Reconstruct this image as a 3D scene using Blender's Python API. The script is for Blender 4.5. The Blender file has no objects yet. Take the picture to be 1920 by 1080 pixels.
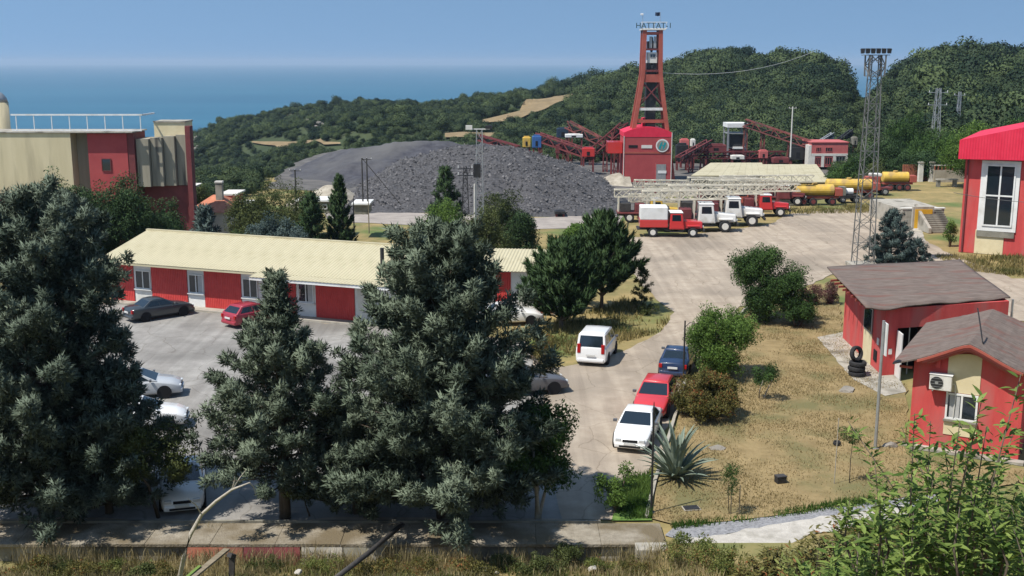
import bpy, math, random
import numpy as np
from mathutils import Vector, Matrix, Euler

# ---------------------------------------------------------------- camera, world, sun, exposure
scene = bpy.context.scene
R = math.radians
F, YH, CZ = 2100.0, 115.0, 16.5          # focal length in photo pixels, horizon row, eye height over the yard
PITCH = math.atan((540 - YH) / F)
cam_d = bpy.data.cameras.new('camera'); cam = bpy.data.objects.new('camera', cam_d)
scene.collection.objects.link(cam); scene.camera = cam
cam_d.sensor_width = 36; cam_d.lens = 36 * F / 1920; cam_d.clip_end = 60000; cam_d.clip_start = .1
cam.location = (0, 0, CZ); cam.rotation_euler = (math.pi / 2 - PITCH, 0, 0)

SUN = Vector((-0.50, -0.30, 1.0)).normalized()
SUN_EL = math.asin(SUN.z); SUN_AZ = math.atan2(SUN.x, SUN.y)
world = bpy.data.worlds.new('World'); scene.world = world; world.use_nodes = True
wn = world.node_tree; wn.nodes.clear()
wo = wn.nodes.new('ShaderNodeOutputWorld'); wb = wn.nodes.new('ShaderNodeBackground')
sky = wn.nodes.new('ShaderNodeTexSky'); sky.sky_type = 'NISHITA'; sky.sun_disc = False
sky.sun_elevation = SUN_EL; sky.sun_rotation = SUN_AZ
sky.altitude = 0; sky.air_density = 1.0; sky.dust_density = 0.3; sky.ozone_density = 3.0
tc = wn.nodes.new('ShaderNodeTexCoord'); mp = wn.nodes.new('ShaderNodeMapping')
mp.inputs['Location'].default_value = (0, 0, .40)
mp.inputs['Scale'].default_value = (1, 1, .9)
tint = wn.nodes.new('ShaderNodeMixRGB'); tint.blend_type = 'MULTIPLY'; tint.inputs[0].default_value = 1
tint.inputs[2].default_value = (1.0, 1.03, .92, 1)
wn.links.new(tc.outputs['Generated'], mp.inputs['Vector']); wn.links.new(mp.outputs[0], sky.inputs['Vector'])
wn.links.new(sky.outputs[0], tint.inputs[1]); wn.links.new(tint.outputs[0], wb.inputs[0]); wn.links.new(wb.outputs[0], wo.inputs[0])
wb.inputs[1].default_value = 0.15
sd = bpy.data.lights.new('sun', 'SUN'); sun = bpy.data.objects.new('sun', sd); scene.collection.objects.link(sun)
sd.energy = 4.7; sd.angle = R(.55); sd.color = (1, .95, .87)
sun.rotation_euler = (-SUN).to_track_quat('-Z', 'Y').to_euler()
scene.view_settings.view_transform = 'Standard'; scene.view_settings.look = 'None'
scene.view_settings.exposure = .32; scene.view_settings.gamma = 1
scene.render.engine = 'CYCLES'; scene.cycles.use_denoising = True
scene.cycles.max_bounces = 5; scene.cycles.diffuse_bounces = 2; scene.cycles.glossy_bounces = 2
scene.cycles.transmission_bounces = 4; scene.cycles.volume_bounces = 0; scene.cycles.transparent_max_bounces = 4
scene.cycles.caustics_reflective = False; scene.cycles.caustics_refractive = False

# ---------------------------------------------------------------- helpers
rnd = random.Random(7); rng = np.random.default_rng(11)
_cp, _sp = math.cos(PITCH), math.sin(PITCH)
def ray(px, py):
    xr, yr = (px - 960) / F, (540 - py) / F
    return Vector((xr, _cp + yr * _sp, -_sp + yr * _cp))
def G(px, py, z=0.0):                       # point of height z seen there
    d = ray(px, py); t = (z - CZ) / d.z
    return Vector((d.x * t, d.y * t, z))
def D(px, py, Y):                           # point at distance Y seen there
    d = ray(px, py); t = Y / d.y
    return Vector((d.x * t, Y, CZ + d.z * t))
def frame(pl, pr, z=0.0):                   # a wall's foot from its left to its right end: origin, turn, length
    a, b = G(*pl, z), G(*pr, z); v = b - a
    return a, math.atan2(v.y, v.x), v.length

def mat(name, c, c2=None, scale=3.0, rough=.8, bump=0.0, bscale=None, metal=0.0, detail=6, spec=.3, c3=None, s3=.3, t3=.55, stretch=None, coat=0, wave=None):
    m = bpy.data.materials.new(name); m.use_nodes = True; n = m.node_tree; L = n.links.new
    b = n.nodes['Principled BSDF']; b.inputs['Roughness'].default_value = rough; b.inputs['Metallic'].default_value = metal
    b.inputs['Specular IOR Level'].default_value = spec
    if coat: b.inputs['Coat Weight'].default_value = coat; b.inputs['Coat Roughness'].default_value = .08
    t = n.nodes.new('ShaderNodeTexCoord'); src = t.outputs['Object']
    if stretch:
        q = n.nodes.new('ShaderNodeMapping'); q.inputs['Scale'].default_value = stretch; L(src, q.inputs[0]); src = q.outputs[0]
    col = None
    if c2:
        z = n.nodes.new('ShaderNodeTexNoise'); z.inputs['Scale'].default_value = scale; z.inputs['Detail'].default_value = detail
        z.inputs['Roughness'].default_value = .65; L(src, z.inputs['Vector'])
        r = n.nodes.new('ShaderNodeValToRGB'); r.color_ramp.elements[0].position = .33; r.color_ramp.elements[1].position = .68
        r.color_ramp.elements[0].color = (*c, 1); r.color_ramp.elements[1].color = (*c2, 1); L(z.outputs[0], r.inputs[0]); col = r.outputs[0]
        if c3:
            z3 = n.nodes.new('ShaderNodeTexNoise'); z3.inputs['Scale'].default_value = s3; z3.inputs['Detail'].default_value = 5; L(src, z3.inputs['Vector'])
            r3 = n.nodes.new('ShaderNodeValToRGB'); r3.color_ramp.elements[0].position = t3 - .07; r3.color_ramp.elements[1].position = t3 + .09
            r3.color_ramp.elements[0].color = (0, 0, 0, 1); r3.color_ramp.elements[1].color = (1, 1, 1, 1); L(z3.outputs[0], r3.inputs[0])
            mx = n.nodes.new('ShaderNodeMixRGB'); L(r3.outputs[0], mx.inputs[0]); L(col, mx.inputs[1]); mx.inputs[2].default_value = (*c3, 1); col = mx.outputs[0]
        L(col, b.inputs['Base Color'])
    else:
        b.inputs['Base Color'].default_value = (*c, 1)
    if bump:
        if wave:
            z2 = n.nodes.new('ShaderNodeTexWave'); z2.bands_direction = wave; z2.inputs['Scale'].default_value = bscale or 5; L(t.outputs['Object'], z2.inputs['Vector'])
        else:
            z2 = n.nodes.new('ShaderNodeTexNoise'); z2.inputs['Scale'].default_value = bscale or scale * 3; z2.inputs['Detail'].default_value = 5; L(src, z2.inputs['Vector'])
        u = n.nodes.new('ShaderNodeBump'); u.inputs['Strength'].default_value = min(1, bump); u.inputs['Distance'].default_value = .05 * max(1, bump)
        L(z2.outputs[0], u.inputs['Height']); L(u.outputs[0], b.inputs['Normal'])
    return m

def leafmat(name, dark, light, trans=.22, attr=True, rough=.65, dry=None):
    m = bpy.data.materials.new(name); m.use_nodes = True; n = m.node_tree; n.nodes.clear(); L = n.links.new
    o = n.nodes.new('ShaderNodeOutputMaterial')
    r = n.nodes.new('ShaderNodeValToRGB'); r.color_ramp.elements[0].color = (*dark, 1); r.color_ramp.elements[1].color = (*light, 1)
    if dry:
        e = r.color_ramp.elements.new(.93); e.color = (*light, 1); r.color_ramp.elements[-1].color = (*dry, 1)
    if attr:
        a = n.nodes.new('ShaderNodeAttribute'); a.attribute_name = 'tone'; L(a.outputs['Fac'], r.inputs[0])
    else:
        a = n.nodes.new('ShaderNodeObjectInfo'); L(a.outputs['Random'], r.inputs[0])
    p = n.nodes.new('ShaderNodeBsdfPrincipled'); p.inputs['Roughness'].default_value = rough; p.inputs['Specular IOR Level'].default_value = .12
    tr = n.nodes.new('ShaderNodeBsdfTranslucent'); mx = n.nodes.new('ShaderNodeMixShader'); mx.inputs[0].default_value = trans
    L(r.outputs[0], p.inputs['Base Color']); L(r.outputs[0], tr.inputs[0]); L(p.outputs[0], mx.inputs[1]); L(tr.outputs[0], mx.inputs[2]); L(mx.outputs[0], o.inputs[0])
    return m

def put(o, parent=None):
    scene.collection.objects.link(o)
    if parent: o.parent = parent
    return o
def tag(o, label=None, cat=None, group=None, kind=None):
    for k, v in (('label', label), ('category', cat), ('group', group), ('kind', kind)):
        if v: o[k] = v
    return o
def thing(name, label, cat, loc=(0, 0, 0), rz=0, group=None):
    o = bpy.data.objects.new(name, None); put(o); o.location = loc; o.rotation_euler = (0, 0, rz); o.empty_display_size = .3
    return tag(o, label, cat, group)
def copy_tree(o, parent=None):
    c = o.copy(); scene.collection.objects.link(c); c.parent = parent
    for ch in o.children: copy_tree(ch, c)
    return c
def inst(src, parent, loc=(0, 0, 0), rot=(0, 0, 0), scale=(1, 1, 1), name=None):    # another piece that shares src's mesh
    o = bpy.data.objects.new(name or src.name.split('.')[0], src.data); put(o, parent); o.location = loc; o.rotation_euler = rot; o.scale = scale
    return o

class MB:
    def __init__(s): s.v = []; s.f = []
    def add(s, vs, fs):
        k = len(s.v); s.v += [tuple(p) for p in vs]; s.f += [tuple(i + k for i in q) for q in fs]; return s
    def hexa(s, p):                          # 8 points: bottom ring then top ring
        return s.add(p, [(3, 2, 1, 0), (4, 5, 6, 7), (0, 1, 5, 4), (1, 2, 6, 5), (2, 3, 7, 6), (3, 0, 4, 7)])
    def box(s, x0, x1, y0, y1, z0, z1):
        return s.hexa([(x0, y0, z0), (x1, y0, z0), (x1, y1, z0), (x0, y1, z0), (x0, y0, z1), (x1, y0, z1), (x1, y1, z1), (x0, y1, z1)])
    def bar(s, p, q, w=.1, h=None):
        p, q = Vector(p), Vector(q); h = h or w; d = (q - p).normalized()
        up = Vector((0, 0, 1)) if abs(d.z) < .95 else Vector((0, 1, 0))
        a = d.cross(up).normalized() * w / 2; b = a.cross(d).normalized() * h / 2
        return s.hexa([p - a - b, p + a - b, p + a + b, p - a + b, q - a - b, q + a - b, q + a + b, q - a + b])
    def tube(s, pts, rad, n=8, cap=True):
        pts = [Vector(p) for p in pts]
        rad = rad if isinstance(rad, (list, tuple)) else [rad] * len(pts)
        k = len(s.v)
        for i, p in enumerate(pts):
            d = (pts[min(i + 1, len(pts) - 1)] - pts[max(i - 1, 0)]).normalized()
            up = Vector((0, 0, 1)) if abs(d.z) < .9 else Vector((1, 0, 0))
            a = d.cross(up).normalized(); b = a.cross(d)
            for j in range(n):
                t = 2 * math.pi * j / n; s.v.append(tuple(p + (a * math.cos(t) + b * math.sin(t)) * rad[i]))
        for i in range(len(pts) - 1):
            for j in range(n):
                s.f.append((k + i * n + j, k + i * n + (j + 1) % n, k + (i + 1) * n + (j + 1) % n, k + (i + 1) * n + j))
        if cap:
            s.f.append(tuple(k + j for j in reversed(range(n)))); s.f.append(tuple(k + (len(pts) - 1) * n + j for j in range(n)))
        return s
    def prism(s, poly, y0, y1):              # outline in x,z pulled along y
        n = len(poly); k = len(s.v)
        s.v += [(x, y0, z) for x, z in poly] + [(x, y1, z) for x, z in poly]
        s.f += [tuple(k + i for i in range(n)), tuple(k + n + i for i in reversed(range(n)))]
        for i in range(n): s.f.append((k + (i + 1) % n, k + i, k + n + i, k + n + (i + 1) % n))
        return s
    def slab(s, poly, z0, z1):               # outline in x,y pulled up
        n = len(poly); k = len(s.v)
        s.v += [(x, y, z0) for x, y in poly] + [(x, y, z1) for x, y in poly]
        s.f += [tuple(k + i for i in reversed(range(n))), tuple(k + n + i for i in range(n))]
        for i in range(n): s.f.append((k + i, k + (i + 1) % n, k + n + (i + 1) % n, k + n + i))
        return s
    def loft(s, rings):
        n = len(rings[0]); k = len(s.v)
        for r in rings: s.v += [tuple(p) for p in r]
        for i in range(len(rings) - 1):
            for j in range(n): s.f.append((k + i * n + j, k + i * n + (j + 1) % n, k + (i + 1) * n + (j + 1) % n, k + (i + 1) * n + j))
        s.f.append(tuple(k + j for j in reversed(range(n)))); s.f.append(tuple(k + (len(rings) - 1) * n + j for j in range(n)))
        return s
    def pane(s, a, b, c, d, u0, u1, v0, v1, off=.006, th=.03):   # a thin plate on the quad a b c d (a-b bottom, d-c top)
        a, b, c, d = map(Vector, (a, b, c, d)); nrm = (b - a).cross(d - a).normalized()
        P = lambda u, v: (a * (1 - u) + b * u) * (1 - v) + (d * (1 - u) + c * u) * v
        q = [P(u0, v0), P(u1, v0), P(u1, v1), P(u0, v1)]
        return s.hexa([p - nrm * (th - off) for p in q] + [p + nrm * off for p in q])
    def build(s, name, m, parent=None, loc=(0, 0, 0), rz=0, smooth=False, bevel=0, sub=0):
        me = bpy.data.meshes.new(name); me.from_pydata(s.v, [], s.f); me.materials.append(m)
        if smooth: me.shade_smooth()
        o = bpy.data.objects.new(name, me); put(o, parent); o.location = loc; o.rotation_euler = (0, 0, rz)
        if bevel:
            b = o.modifiers.new('bevel', 'BEVEL'); b.width = bevel; b.segments = 2; b.limit_method = 'ANGLE'; b.angle_limit = R(40)
        if sub:
            b = o.modifiers.new('sub', 'SUBSURF'); b.levels = sub; b.render_levels = sub
        return o
def B(name, m, parent, *a, **k):             # one box part
    return MB().box(*a).build(name, m, parent, **k)

def npmesh(name, V, Fc, m, parent=None, tone=None, smooth=False):     # V (n,3); Fc (k,3|4)
    me = bpy.data.meshes.new(name); n, k, w = len(V), len(Fc), Fc.shape[1]
    me.vertices.add(n); me.vertices.foreach_set('co', np.ascontiguousarray(V, np.float32).ravel())
    me.loops.add(k * w); me.loops.foreach_set('vertex_index', np.ascontiguousarray(Fc, np.int32).ravel())
    me.polygons.add(k); me.polygons.foreach_set('loop_start', np.arange(0, k * w, w, dtype=np.int32))
    me.update(calc_edges=True)
    if tone is not None:
        at = me.attributes.new('tone', 'FLOAT', 'POINT'); at.data.foreach_set('value', np.ascontiguousarray(tone, np.float32))
    me.materials.append(m)
    if smooth: me.shade_smooth()
    o = bpy.data.objects.new(name, me); put(o, parent)
    return o
def sheet(name, nx, ny, fn, m, parent=None, smooth=True):      # a grid mesh from fn(i, j) arrays -> (x, y, z)
    I, J = np.meshgrid(np.arange(nx), np.arange(ny), indexing='ij'); X, Y, Z = fn(I, J)
    V = np.stack([X, Y, Z], -1).reshape(-1, 3)
    a = (I[:-1, :-1] * ny + J[:-1, :-1]).ravel()
    return npmesh(name, V, np.stack([a, a + ny, a + ny + 1, a + 1], -1), m, parent, smooth=smooth)

def vnoise(x, y, s, seed=0):                 # smooth value noise
    x = np.asarray(x, float) / s; y = np.asarray(y, float) / s; xi, yi = np.floor(x).astype(int), np.floor(y).astype(int); fx, fy = x - xi, y - yi
    fx, fy = fx * fx * (3 - 2 * fx), fy * fy * (3 - 2 * fy)
    h = lambda a, b: (np.sin(a * 127.1 + b * 311.7 + seed * 74.7) * 43758.5453) % 1.0
    return (h(xi, yi) * (1 - fx) + h(xi + 1, yi) * fx) * (1 - fy) + (h(xi, yi + 1) * (1 - fx) + h(xi + 1, yi + 1) * fx) * fy
def smooth(t): t = np.clip(t, 0, 1); return t * t * (3 - 2 * t)
def inpoly(x, y, poly):
    x, y = np.asarray(x), np.asarray(y); r = np.zeros(x.shape, bool); n = len(poly)
    for i in range(n):
        (x0, y0), (x1, y1) = poly[i], poly[(i + 1) % n]
        c = ((y0 > y) != (y1 > y)) & (x < (x1 - x0) * (y - y0) / (y1 - y0 + 1e-12) + x0); r ^= c
    return r

# ---------------------------------------------------------------- materials
M = {}
M['ground'] = mat('dry ground', (.16, .14, .055), (.34, .25, .11), .35, .95, .6, 6, c3=(.10, .14, .04), s3=.12, t3=.56)
M['lawn'] = mat('dry lawn', (.19, .14, .064), (.31, .23, .113), 1.1, .95, .7, 12, c3=(.15, .135, .058), s3=.35, t3=.55, detail=10)
M['turf'] = mat('green turf', (.05, .12, .02), (.14, .22, .05), 3, .95, .7, 14)
M['slope'] = mat('weedy slope', (.13, .11, .05), (.28, .22, .11), 1.2, .95, .8, 8, c3=(.09, .12, .035), s3=.5)
def paving(name, c, c2, dust, crack=True):
    m = mat(name, c, c2, .9, .92, .35, 9, c3=dust, s3=.14, t3=.54, detail=12); n = m.node_tree; L = n.links.new; b = n.nodes['Principled BSDF']; old = b.inputs['Base Color'].links[0].from_socket
    t = n.nodes.new('ShaderNodeTexCoord'); nz = n.nodes.new('ShaderNodeTexNoise'); nz.inputs['Scale'].default_value = .6; nz.inputs['Detail'].default_value = 4; L(t.outputs['Object'], nz.inputs['Vector'])
    ad = n.nodes.new('ShaderNodeMixRGB'); ad.blend_type = 'ADD'; ad.inputs[0].default_value = .9; L(t.outputs['Object'], ad.inputs[1]); L(nz.outputs['Color'], ad.inputs[2])
    v = n.nodes.new('ShaderNodeTexVoronoi'); v.feature = 'DISTANCE_TO_EDGE'; v.inputs['Scale'].default_value = .34; L(ad.outputs[0], v.inputs['Vector'])
    r = n.nodes.new('ShaderNodeValToRGB'); r.color_ramp.elements[0].position = .002; r.color_ramp.elements[1].position = .012; r.color_ramp.elements[0].color = (.74, .72, .69, 1); r.color_ramp.elements[1].color = (1, 1, 1, 1); L(v.outputs['Distance'], r.inputs[0])
    mx = n.nodes.new('ShaderNodeMixRGB'); mx.blend_type = 'MULTIPLY'; mx.inputs[0].default_value = 1; L(old, mx.inputs[1]); L(r.outputs[0], mx.inputs[2])
    q = n.nodes.new('ShaderNodeMapping'); q.inputs['Rotation'].default_value = (0, 0, .28); q.inputs['Scale'].default_value = (1.6, .07, 1); L(t.outputs['Object'], q.inputs[0])
    z = n.nodes.new('ShaderNodeTexNoise'); z.inputs['Scale'].default_value = 1; z.inputs['Detail'].default_value = 6; z.inputs['Distortion'].default_value = .6; L(q.outputs[0], z.inputs['Vector'])
    r2 = n.nodes.new('ShaderNodeValToRGB'); r2.color_ramp.elements[0].position = .38; r2.color_ramp.elements[1].position = .60; r2.color_ramp.elements[0].color = (.87, .86, .85, 1); r2.color_ramp.elements[1].color = (1.05, 1.05, 1.04, 1); L(z.outputs[0], r2.inputs[0])
    m2 = n.nodes.new('ShaderNodeMixRGB'); m2.blend_type = 'MULTIPLY'; m2.inputs[0].default_value = 1; L(mx.outputs[0], m2.inputs[1]); L(r2.outputs[0], m2.inputs[2]); L(m2.outputs[0], b.inputs['Base Color']); return m
M['pave'] = paving('worn pale paving', (.305, .25, .192), (.41, .347, .275), (.265, .222, .175))
M['pavedark'] = paving('grey paving', (.225, .215, .20), (.32, .305, .285), (.18, .172, .16))
M['conc'] = mat('concrete', (.30, .28, .24), (.42, .39, .33), 1.6, .9, .3, 10, c3=(.17, .155, .125), s3=.6, t3=.6)
M['concdark'] = mat('stained concrete', (.17, .16, .13), (.27, .255, .21), 1.2, .95, .3, 10, c3=(.10, .095, .08), s3=.8, t3=.58)
M['gravel'] = mat('grey gravel', (.16, .16, .17), (.34, .34, .35), 9, .95, .8, 30)
M['path'] = mat('pale limestone path', (.36, .335, .295), (.50, .47, .42), 2.5, .95, .6, 14, c3=(.28, .26, .22), s3=1.1, t3=.58)
M['coal'] = mat('crushed coal rock', (.03, .03, .033), (.105, .102, .106), 2.6, .95, 1, 2.4, c3=(.075, .073, .076), s3=.06, t3=.55, detail=12)
M['coaldark'] = mat('fine dark coal', (.035, .035, .044), (.075, .075, .086), .6, .95, .8, 2, c3=(.10, .098, .098), s3=.05)
M['earth'] = mat('bare earth', (.17, .125, .065), (.27, .20, .11), .12, .95, .4, 1)
M['rock'] = mat('pale rock', (.17, .155, .13), (.32, .29, .25), .5, .95, 1, 1.2)
M['red'] = mat('red painted wall', (.47, .060, .058), (.60, .092, .085), 1.6, .82, .15, 25, c3=(.46, .115, .105), s3=1.1, t3=.56, stretch=(1, 1, .22), detail=10)
M['convred'] = mat('grimy conveyor steel', (.15, .045, .042), (.28, .085, .07), 1.2, .8, .1, c3=(.10, .06, .055), s3=.6, t3=.55)
M['redsheet'] = mat('red profiled sheet', (.47, .042, .04), (.58, .062, .055), 2, .55, .6, 2.2, wave='X')
M['redfascia'] = mat('crimson fascia sheet', (.62, .02, .055), (.70, .035, .075), 1, .5, .45, 1.4, wave='X')
M['redrust'] = mat('rust red steel', (.30, .07, .05), (.40, .105, .075), .6, .7, .1)
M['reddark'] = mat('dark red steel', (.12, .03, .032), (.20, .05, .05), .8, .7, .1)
M['dullred'] = mat('faded dark red render', (.33, .055, .06), (.40, .075, .075), .6, .85, .1)
M['pink'] = mat('faded red wall', (.42, .10, .10), (.50, .14, .13), .6, .8, .1)
M['cream'] = mat('cream paint', (.62, .53, .33), (.70, .61, .40), 1.5, .8, .1)
M['beige'] = mat('beige concrete cladding', (.52, .45, .285), (.62, .54, .355), .6, .9, .15, 6, stretch=(1, 1, .15), c3=(.45, .39, .255), s3=.9, t3=.6)
M['greyconc'] = mat('weathered grey concrete', (.25, .225, .17), (.36, .33, .26), .5, .9, .15, 5, stretch=(1.4, 1.4, .12), c3=(.09, .085, .075), s3=.8, t3=.60)
M['roofcream'] = mat('cream roof sheet', (.44, .395, .26), (.50, .455, .31), .8, .6, .05, c3=(.385, .34, .215), s3=.5, t3=.6)
M['shingle'] = mat('brown grey shingle', (.105, .078, .066), (.20, .16, .135), 2.0, .95, .5, 9, stretch=(.6, 3, 3), c3=(.16, .07, .055), s3=.5, t3=.62)
M['tile'] = mat('terracotta tile', (.40, .14, .08), (.56, .23, .14), 2, .9, .3)
M['white'] = mat('white paint', (.66, .66, .64), (.76, .76, .74), 2, .6, .05, c3=(.58, .57, .53), s3=.7, t3=.6)
M['offwhite'] = mat('dirty white paint', (.55, .53, .48), (.70, .68, .63), 1.3, .7, .08)
M['boom'] = mat('cream drill mast paint', (.50, .46, .36), (.66, .61, .50), 1.5, .7, .05)
M['mast'] = mat('weathered mast steel', (.10, .10, .095), (.18, .18, .172), 1.5, .6, .03)
M['dusty'] = mat('dusty wall top', (.20, .172, .13), (.33, .295, .235), 3.0, .95, .8, 16, c3=(.15, .12, .075), s3=.55, t3=.5, detail=10)
M['galv'] = mat('galvanised steel', (.30, .31, .31), (.42, .43, .43), 2, .5, .03, metal=.5)
M['black'] = mat('black steel', (.02, .02, .022), (.035, .035, .036), 2, .5)
M['dark'] = mat('dark interior', (.012, .012, .014), None, rough=.9)
M['rubber'] = mat('tyre rubber', (.018, .018, .02), (.035, .035, .036), 5, .85, .1)
M['glass'] = mat('window glass', (.012, .02, .028), None, rough=.06, spec=.8)
M['curtain'] = mat('grey curtain', (.36, .36, .36), (.46, .46, .45), 4, .9)
M['chrome'] = mat('bright metal', (.6, .6, .6), None, rough=.25, metal=.9)
M['plate'] = mat('number plate', (.62, .62, .6), None, rough=.5)
M['lampred'] = mat('red lens', (.35, .01, .01), None, rough=.2)
M['lens'] = mat('lamp lens', (.55, .57, .58), None, rough=.12, spec=.7)
M['yellow'] = mat('yellow paint', (.58, .37, .05), (.68, .46, .10), 1.2, .65, .05, c3=(.42, .28, .10), s3=.9, t3=.52)
M['ochre'] = mat('ochre panel', (.60, .33, .02), (.68, .39, .04), 1, .7)
M['blue'] = mat('blue sheet', (.03, .10, .28), (.05, .14, .34), 1, .6)
M['navy'] = mat('dark blue sheet', (.02, .04, .07), None, rough=.7)
M['teal'] = mat('teal print', (.01, .25, .27), None, rough=.6)
M['bark'] = mat('bark', (.07, .055, .042), (.14, .115, .09), 6, .95, .8, 14, stretch=(1, 1, .3))
M['palebark'] = mat('pale dead wood', (.30, .27, .22), (.44, .40, .34), 6, .9, .4)
M['wood'] = mat('weathered board', (.17, .14, .095), (.28, .235, .165), 3, .9, .2, stretch=(.3, 3, 3))
M['rustboard'] = mat('rusty red board', (.26, .085, .05), (.37, .14, .085), 2, .85, .2, c3=(.2, .08, .055), s3=1.2)
M['pipe'] = mat('black pipe', (.035, .032, .032), (.07, .065, .06), 3, .6)
def paint(name, c): return mat(name, c, tuple(min(1, q * 1.06 + .004) for q in c), 1.2, .32, spec=.5, coat=.6)
M['cwhite'] = paint('white car paint', (.74, .74, .73)); M['cblue'] = paint('dark blue car paint', (.012, .028, .075)); M['cred'] = paint('red car paint', (.50, .035, .04))
M['cdark'] = paint('dark green grey car paint', (.03, .037, .042)); M['cmaroon'] = paint('maroon car paint', (.30, .02, .035)); M['csilver'] = paint('silver car paint', (.42, .44, .46)); M['cgrey'] = paint('dark grey car paint', (.09, .092, .1))
M['tred'] = paint('red truck paint', (.52, .03, .03)); M['twhite'] = mat('white truck paint', (.62, .61, .58), (.74, .73, .70), 1.5, .5, spec=.4, c3=(.45, .41, .34), s3=.9, t3=.58)
# foliage
M['cedar'] = leafmat('grey green conifer needles', (.048, .068, .045), (.19, .232, .165), .12)
M['cedar2'] = leafmat('blue green conifer needles', (.044, .064, .046), (.17, .212, .158), .12)
M['cypress'] = leafmat('dark green cypress sprays', (.022, .048, .018), (.062, .105, .040), .15)
M['spruce'] = leafmat('blue spruce needles', (.045, .072, .068), (.115, .155, .142), .12)
M['leafdark'] = leafmat('dark broad leaves', (.022, .05, .016), (.075, .135, .035), .2)
M['leaflight'] = leafmat('light broad leaves', (.06, .115, .02), (.15, .235, .055), .3)
M['leafolive'] = leafmat('olive leaves', (.05, .068, .022), (.12, .14, .05), .22)
M['leafdry'] = leafmat('half dry bush leaves', (.07, .075, .022), (.19, .165, .055), .25, dry=(.24, .085, .035))
M['leaffront'] = leafmat('glossy narrow leaves', (.065, .12, .025), (.26, .34, .09), .35, rough=.45)
M['leafbrush'] = leafmat('tangled brush leaves', (.07, .10, .025), (.25, .27, .085), .3, dry=(.24, .13, .055))
M['agave'] = mat('grey green agave', (.13, .17, .13), (.22, .26, .2), 3, .6, .1)
M['reed'] = leafmat('dry weeds', (.11, .095, .04), (.46, .38, .21), .2)
M['tuft'] = leafmat('dry grass tufts', (.19, .15, .065), (.37, .285, .15), .2)
M['wood_far'] = leafmat('far wood leaves', (.012, .027, .015), (.078, .108, .042), .1, attr=False)
M['pinkleaf'] = leafmat('purple shrub leaves', (.10, .04, .045), (.22, .12, .10), .25)
# ---------------------------------------------------------------- ground, sea, hills
SEA = -72.0
def pxof(x, y, z=0): return 960 + F * x / (np.maximum(y, 1) * _cp + (CZ - z) * _sp)
def ground_h(x, y):
    x, y = np.asarray(x, float), np.asarray(y, float); p = pxof(x, y); r = np.hypot(x, y)
    edge = np.interp(p, [-400, 150, 230, 760, 900, 1160, 1180, 1300, 1420, 1620, 1700, 3000], [92, 92, 90, 88, 92, 106, 124, 126, 128, 150, 170, 170])
    drop = np.interp(p, [-400, 900, 1600, 1720, 3000], [7, 7, 7, 1.0, .5])
    h = -drop * smooth((r - edge) / np.interp(p, [0, 900, 1200], [12, 12, 9]))
    far = np.interp(p, [-400, 345, 700, 1000], [17, 17, 5, 0]); h = h - far * smooth((r - 230) / 90)
    near = np.interp(y, [-40, 0, 4, 8, 14, 20, 27, 31, 33.5, 36.0, 37.6], [15.4, 14.9, 13.6, 11.0, 7.5, 4.7, 2.5, 1.05, .15, -.5, -.5])
    nearr = np.interp(y, [-40, 0, 4, 8, 14, 20, 27, 31, 34, 36.5, 38.5], [15.4, 14.9, 13.6, 11.0, 7.5, 4.7, 2.5, 1.05, .45, .1, 0])
    w = smooth((x - 4.2) / 1.2)
    nn = near * (1 - w) + nearr * w
    k = np.where(y < 37.6, 1.0, 0.0) * (1 - w) + w * smooth((38.6 - y) / .6)
    h = h * (1 - k) + nn * k
    h = h + (vnoise(x, y, 1.7, 3) - .5) * .18 * smooth((36 - y) / 3)
    return h - .04
ys = np.concatenate([np.linspace(-40, 30, 36), np.linspace(30.5, 39.5, 37), np.linspace(40, 96, 57), np.linspace(97, 180, 70), np.linspace(184, 340, 40)])
us = np.linspace(-1, 1, 221)
def gfn(I, J):
    y = ys[J]; x = us[I] * (40 + np.maximum(y, 0) * .62); return x, y, ground_h(x, y)
tag(sheet('ground', len(us), len(ys), gfn, M['ground']), kind='structure')

# foreground slope sheet is the same ground with weeds; the yard paving lies 4 cm over it
def polysheet(name, pxpoly, m, z, jit=.0, step=1.2, seed=1, kind='structure', parent=None):
    rr = random.Random(seed); w = [G(a, b, z) for a, b in pxpoly]; out = []
    for i in range(len(w)):
        a, b = w[i], w[(i + 1) % len(w)]; n = max(1, int((b - a).length / step)); nr = Vector((-(b - a).y, (b - a).x, 0)).normalized()
        for k in range(n):
            j = (rr.random() - .5) * 2 * jit if jit else 0
            out.append(a.lerp(b, k / n) + nr * j)
    import mathutils
    tris = mathutils.geometry.tessellate_polygon([[Vector((p.x, p.y, 0)) for p in out]])
    me = bpy.data.meshes.new(name); me.from_pydata([(p.x, p.y, z) for p in out], [], [tuple(t) for t in tris]); me.materials.append(m)
    for pl in me.polygons:
        if pl.normal.z < 0: pl.flip()
    o = bpy.data.objects.new(name, me); put(o, parent)
    if kind: o['kind'] = kind
    return o
PAVE = [(-400, 976), (1200, 976), (1216, 905), (1252, 800), (1290, 690), (1390, 575), (1500, 540), (1580, 508), (1740, 500), (1800, 510), (1900, 600), (2300, 640), (2300, 520), (1900, 522),
        (1770, 470), (1715, 440), (1690, 400), (1560, 392), (1475, 402), (1445, 420), (1330, 436), (1175, 446), (1168, 490), (1215, 545), (1262, 585), (1240, 622), (1165, 660), (1062, 688), (1020, 692), (990, 640), (745, 612), (222, 566), (-400, 540)]
polysheet('yard_paving', PAVE, M['pave'], 0.0, .18, 1.0, 3)
polysheet('parking_paving', [(-300, 973), (1060, 973), (1010, 700), (985, 645), (745, 617), (222, 571), (-300, 548)], M['pavedark'], .006, .25, 1.2, 4)
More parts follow.
